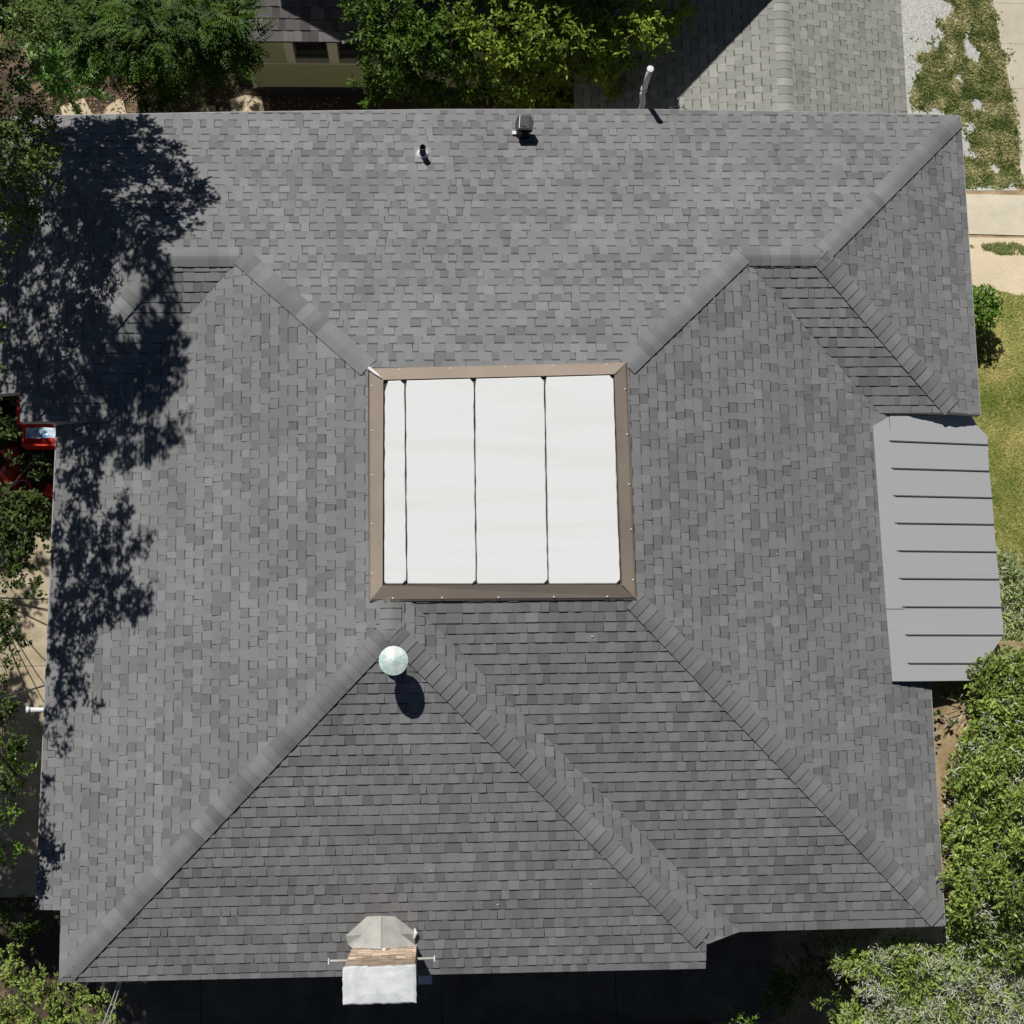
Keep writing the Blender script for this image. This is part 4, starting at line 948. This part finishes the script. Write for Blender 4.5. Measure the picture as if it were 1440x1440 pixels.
# right hand side bushes
rb = [bl(1385, 425, .62, .26), bl(1378, 447, .55, .24), bl(1392, 440, .5, .22), bl(1375, 410, .5, .18), bl(1370, 435, .5, .3)]
bs = empty('round_bush', (8.7, 7.2, gz(7.2)), 'round glossy green bush beside the right eave above the lawn', 'bush')
c_ = atz(1376, 436, .55); rb = [(c_[0], c_[1], .52, .37, .40, .42), (c_[0] + .05, c_[1] + .08, .6, .28, .28, .36)]
crown(rb, 330, 9, .06, .034, .06, LF['round'], bs, 41, (.1, 1.0)); trunk(bs, (c_[0], c_[1], 0), rb, .03, 17)
def shrubset(name, base, label, blobs, seed, leaf, dens, per, ll, lw, tone, pale=0, twn=0, cat='shrub'):
    t = empty(name, base, label, cat); r3 = random.Random(seed)
    if len(blobs) < 12 and blobs[0][3] > .2:
        sub = []
        for (x, y, z, rx, ry, rz) in blobs:
            for _ in range(8):
                an = r3.uniform(0, 6.28); q = r3.uniform(.3, 1.05); rs = r3.uniform(.07, .2)
                sub.append((x + rx * q * math.cos(an), y + ry * q * math.sin(an), z + rz * r3.uniform(.5, 1.3), rs, rs, rs * 1.2))
        blobs = [(x, y, z, rx * .92, ry * .92, rz * .8) for (x, y, z, rx, ry, rz) in blobs]
        crown(sub, dens * 2.1, per, ll * 1.15, lw * 1.1, ll * 2.0, leaf, t, seed + 70, (min(1, tone[0] + .12), 1.0), curl=.8, name='sprigs', gaps=.2)
        if pale: crown(sub, pale * 2.6, 9, ll * 1.25, lw * .42, ll * 2.6, LF['pale'], t, seed + 600, (.2, 1), curl=.8, name='silvery_sprigs', gaps=.15)
    crown(blobs, dens * .95, per, ll, lw, ll * 1.8, leaf, t, seed, tone, curl=.6, gaps=.12)
    if pale: crown(blobs, pale, 8, ll * 1.0, lw * .42, ll * 2.2, LF['pale'], t, seed + 500, (.1, .9), curl=.8, name='silvery_leaves')
    if twn:
        g = np.random.default_rng(seed + 9); S_, D_ = twigs_in(blobs, twn, g); mb = MB()
        for p, d in zip(S_, D_):
            if mb and len(mb.V) > 60000: break
            d = unit(d * np.array([1, 1, .5])); k = g.normal(size=3) * .05; L2 = g.uniform(.10, .34)
            mb.tube([p, p + d * L2 * .5 + k * .5, p + d * L2 + k + np.array([0, 0, .02])], [.006, .0045, .002], 3, cap=False)
        mb.build('twigs', M['twig'], t, kind='stuff')
    trunk(t, base, blobs, .035, seed + 3, n2=2)
    return t
shrubset('sage_shrub', (9.0, 1.6, 0), 'grey green spiky shrub beside the lower corner of the metal awning', [bl(1412, 825, .9, .26), bl(1418, 865, 1.0, .30), bl(1435, 840, 1.0, .30), bl(1412, 895, .8, .22), bl(1438, 905, 1.0, .36), bl(1425, 925, 1.0, .3)], 51, LF['sage'], 110, 10, .10, .028, (.1, .9), 30, 25)
shrubset('dense_shrub', (8.9, .6, 2.4), 'green shrub lit beside the cut corner of the metal awning', [bl(1415, 935, 3.10, .34), bl(1390, 960, 3.00, .24), bl(1430, 985, 3.20, .34), bl(1400, 995, 3.10, .28)], 52, LF['shrub'], 100, 12, .078, .032, (.05, .95), 14, 26)
shrubset('dense_shrub', (8.7, -.4, 2.4), 'broad green shrub beside the right eave below the sandy patch', [bl(1436, 1030, 3.25, .38), bl(1401, 1040, 3.15, .26), bl(1366, 1065, 3.05, .22), bl(1396, 1085, 3.25, .36), bl(1441, 1095, 3.35, .4), bl(1361, 1100, 3.05, .26)], 53, LF['shrub'], 95, 12, .078, .032, (.05, .95), 10, 26)
shrubset('dense_shrub', (8.4, -1.4, 2.3), 'yellow green shrub pressed against the right eave low down', [bl(1374, 1150, 3.15, .36), bl(1424, 1160, 3.35, .42), bl(1369, 1200, 3.15, .34), bl(1454, 1190, 3.35, .4), bl(1409, 1215, 3.35, .4), bl(1364, 1250, 3.15, .34), bl(1354, 1170, 2.95, .2)], 54, LF['shrub'], 95, 12, .078, .032, (.05, 1), 10, 26)
shrubset('dense_shrub', (8.3, -2.5, .8), 'green shrub off the lower right corner of the roof', [bl(1390, 1270, 2.70, .42), bl(1445, 1260, 2.70, .42), bl(1365, 1300, 2.60, .3), bl(1420, 1310, 2.80, .4), bl(1460, 1320, 2.80, .35)], 55, LF['shrub'], 95, 12, .078, .032, (.0, .9), 22, 30)
shrubset('silvery_shrub', (7.6, -3.7, 0), 'tall silvery twiggy shrub in the bottom right corner', [bl(1325, 1350, 2.5, .28), bl(1380, 1350, 2.6, .40), bl(1430, 1370, 2.6, .42), bl(1312, 1392, 2.5, .34), bl(1360, 1400, 2.6, .45), bl(1410, 1420, 2.5, .45), bl(1310, 1435, 2.4, .42), bl(1360, 1445, 2.4, .45)], 56, LF['shrub'], 46, 11, .078, .030, (.1, 1), 75, 70)
shrubset('silvery_shrub', (6.6, -3.7, 0), 'silvery green shrub reaching left under the bottom eave corner', [bl(1262, 1338, 2.5, .22, .14, .12), bl(1222, 1352, 2.5, .22, .12, .08), bl(1280, 1365, 2.5, .26, .2), bl(1240, 1382, 2.4, .22, .14, .14), bl(1275, 1405, 2.4, .28), bl(1215, 1436, 2.3, .24, .14, .12), bl(1260, 1438, 2.3, .26), bl(1190, 1352, 2.4, .12, .06, .04)], 57, LF['shrub'], 60, 11, .075, .028, (.15, 1), 70, 60)
shrubset('low_bush', (4.3, -4.6, 0), 'small bright bush at the bottom edge right of the chimney', [bl(1035, 1440, 1.5, .16, .12), bl(1055, 1436, 1.5, .10, .08), bl(1020, 1445, 1.4, .12)], 58, LF['round'], 200, 9, .06, .03, (.4, 1), 0, 0, 'bush')
shrubset('dark_shrub', (5.9, -3.2, 0), 'dark shaded shrub under the lower right eave', [bl(1160, 1345, 1.2, .35), bl(1120, 1370, 1.0, .3), bl(1180, 1400, 1.2, .4), bl(1100, 1400, .8, .25)], 59, LF['oak'], 60, 10, .07, .03, (.0, .4), 0, 20)
wd = [bl(1370, 985, 2.94, .10, .06), bl(1345, 990, 2.92, .07, .05), bl(1352, 975, 2.92, .05, .04), bl(1330, 1005, 2.94, .07, .06), bl(1325, 1030, 2.97, .10, .08), bl(1358, 1003, 2.94, .06, .05)]
shrubset('shadow_leaves', (8.0, .5, 2.4), 'few dark broad leaves in place of leaf shadows on the sandy patch', wd, 60, LF['oak'], 120, 4, .10, .07, (.0, .3), 0, 8, 'leaf_shadow')  # dark leaves added to imitate leaf shadows on the lit soil

# ------------------------------------------------------------------ grass, weeds, gravel
def inpoly(x, y, poly):
    c = np.zeros(len(x), bool); n = len(poly); j = n - 1
    for i in range(n):
        xi, yi, xj, yj = *poly[i], *poly[j]
        c ^= ((yi > y) != (yj > y)) & (x < (xj - xi) * (y - yi) / (yj - yi + 1e-12) + xi); j = i
    return c
def scatter(poly_px, n, g, holes=(), thr=None, nscale=3.0, seed=0):
    """ground points inside a polygon given by its ground corners"""
    poly = [tuple(atg(*p)[:2]) for p in poly_px]; xs = [p[0] for p in poly]; ys = [p[1] for p in poly]
    X = g.uniform(min(xs), max(xs), n); Y = g.uniform(min(ys), max(ys), n)
    nx = np.array([mnoise.noise((x * 3.1, y * 3.1, 5.0 + seed)) for x, y in zip(X, Y)]); ny = np.array([mnoise.noise((x * 3.1, y * 3.1, 15.0 + seed)) for x, y in zip(X, Y)])
    k = inpoly(X + nx * .30 + g.normal(size=n) * .045, Y + ny * .30 + g.normal(size=n) * .045, poly)
    for h in holes: k &= ~inpoly(X + nx * .15, Y + ny * .15, [tuple(atg(*p)[:2]) for p in h])
    nz = np.array([mnoise.noise((x * nscale, y * nscale, 2.0 + seed)) + .5 * mnoise.noise((x * nscale * 2.7, y * nscale * 2.7, 9.0)) for x, y in zip(X, Y)])
    if thr is not None: k &= nz > thr
    return X[k], Y[k], nz[k]
def blades(name, X, Y, tone, ll, lw, material, g, flat=.7):
    n = len(X); Z = np.array([gz(y) for y in Y]) + .008
    an = g.uniform(0, 2 * math.pi, n); d = unit(np.stack([np.cos(an), np.sin(an), g.uniform(.1, 1.1, n) * (1 - flat) + .15], 1))
    up = unit(g.normal(size=(n, 3)) * .4 + np.array([0, 0, 1]))
    return leaf_mesh(name, np.stack([X, Y, Z], 1), d, up, ll * g.uniform(.6, 1.3, n), lw * g.uniform(.7, 1.3, n), tone, material, None, 'stuff')
g = np.random.default_rng(77)
LAWN = [(1340, 430), (1405, 410), (1450, 425), (1580, 430), (1580, 925), (1395, 925), (1340, 900)]
X, Y, nz = scatter(LAWN, 150000, g, seed=1, nscale=1.3)
# straw-coloured near the top of the lawn, greener lower down
gr = np.clip((Y - 4.0) / 3.0, -1, 1) * .18
tone = np.clip(.40 + gr - nz * .55 + g.normal(size=len(X)) * .22, 0, 1)
o = blades('lawn_grass', X, Y, tone, .055, .010, LF['grass'], g); tag(o, 'patchy yellow green lawn grass right of the awning', 'grass')
WE_ = [(1322, -30), (1398, -30), (1398, 5), (1408, 55), (1420, 120), (1432, 190), (1438, 265), (1350, 262), (1346, 225), (1366, 222), (1372, 200), (1358, 175), (1336, 160), (1308, 155), (1280, 150), (1279, 128), (1300, 118), (1296, 90), (1282, 70), (1300, 68), (1318, 72), (1326, 60), (1322, 36), (1338, 20), (1345, 5)]
HO = [[(1360, 38), (1366, 38), (1368, 62), (1382, 76), (1380, 88), (1360, 88), (1358, 62)], [(1340, 100), (1352, 98), (1352, 122), (1343, 120)], [(1360, 142), (1376, 138), (1380, 158), (1368, 162)], [(1395, 232), (1408, 236), (1402, 246), (1394, 244)]]
X, Y, nz = scatter(WE_, 60000, g, HO, thr=-.55, nscale=3.4, seed=4)
tone = np.clip(.36 - nz * .75 + g.normal(size=len(X)) * .28, 0, 1)
tag(blades('ground_weeds', X, Y, tone, .068, .024, LF['weed'], g, .35), 'olive and brown weeds over the pale gravel beside the driveway', 'weeds')
X, Y, nz = scatter([(1366, 343), (1450, 346), (1450, 358), (1420, 352), (1390, 358), (1365, 352)], 9000, g, thr=-.25, nscale=4, seed=6)
tag(blades('crack_weeds', X, Y, np.clip(.25 + g.normal(size=len(X)) * .2, 0, 1), .05, .014, LF['weed'], g, .8), 'line of small weeds across the sand below the walkway', 'weeds')
X, Y, nz = scatter([(1235, -30), (1400, -30), (1430, 262), (1345, 262), (1350, 165), (1262, 150)], 26000, g, seed=8)
n = len(X); Z = np.array([gz(y) for y in Y]) + .004
VV = np.empty((n, 5, 3)); s_ = g.uniform(.008, .017, n)
an = g.uniform(0, 6.28, n)
for k in range(4): VV[:, k] = np.stack([X + s_ * np.cos(an + k * 1.57), Y + s_ * np.sin(an + k * 1.57), Z], 1)
VV[:, 4] = np.stack([X + s_ * .3 * np.cos(an), Y + s_ * .3 * np.sin(an), Z + s_ * .9], 1)
me = bpy.data.meshes.new('gravel_stones'); V = VV.reshape(-1, 3); org = np.array([V[:, 0].mean(), V[:, 1].mean(), V[:, 2].min()])
me.vertices.add(5 * n); me.vertices.foreach_set('co', (V - org).astype(np.float32).ravel())
tri = (np.arange(n)[:, None] * 5 + np.array([0, 1, 4, 1, 2, 4, 2, 3, 4, 3, 0, 4])).ravel()
me.loops.add(12 * n); me.loops.foreach_set('vertex_index', tri.astype(np.int32)); me.polygons.add(4 * n); me.polygons.foreach_set('loop_start', np.arange(0, 12 * n, 3, dtype=np.int32)); me.update(calc_edges=True)
a = me.attributes.new('tone', 'FLOAT', 'FACE'); a.data.foreach_set('value', np.repeat(g.uniform(.6, 1.35, n), 4).astype(np.float32))
me.materials.append(mat('pale_stone', (.50, .50, .48), .9, .1, 5, tone=True)); o = bpy.data.objects.new('gravel_stones', me); C.objects.link(o); o.location = org.tolist()
tag(o, 'loose pale grey gravel beside the beige roof', 'gravel', kind='stuff')
# dry leaves on soil
X, Y, nz = scatter([(1315, 950), (1400, 950), (1400, 1060), (1320, 1060)], 500, g, seed=11)
tag(blades('dry_leaves', X, Y, g.uniform(0, 1, len(X)), .05, .03, LF['litter'], g, .9), 'scattered dry leaves and twigs on the sandy patch', 'leaf litter')
X, Y, nz = scatter([(60, 90), (480, 100), (480, 165), (60, 165)], 900, g, seed=12)
tag(blades('fallen_leaves', X, Y, g.uniform(0, .8, len(X)), .06, .035, LF['litter'], g, .9), 'brown fallen leaves on the shaded yard behind the top eave', 'leaf litter')
# pale specks lying on the shingles
mb = MB()
for px, py, nm in ((280, 211, 'N'), (458, 248, 'N'), (1093, 779, 'E'), (831, 1244, 'S1'), (606, 1224, 'S1'), (833, 895, 'S2'), (351, 1245, 'S1'), (700, 1272, 'S1'), (470, 700, 'W'), (985, 640, 'E')):
    P = atz(px, py, 4)
    for _ in range(12): P = atz(px, py, pz(nm, P[0], P[1]) + .012)
    a, b = random.uniform(.008, .014), random.uniform(.004, .008); mb.hexa([(P[0] - a, P[1] - b, P[2]), (P[0] + a, P[1] - b * .5, P[2]), (P[0] + a * .6, P[1] + b, P[2]), (P[0] - a, P[1] + b * .6, P[2])], [(P[0] - a * .7, P[1] - b * .6, P[2] + .008), (P[0] + a * .7, P[1] - b * .4, P[2] + .008), (P[0] + a * .4, P[1] + b * .6, P[2] + .008), (P[0] - a * .6, P[1] + b * .4, P[2] + .008)])
tag(mb.build('roof_specks', M['screw'], kind='stuff'), 'tiny pale specks of debris scattered on the grey shingles', 'debris')
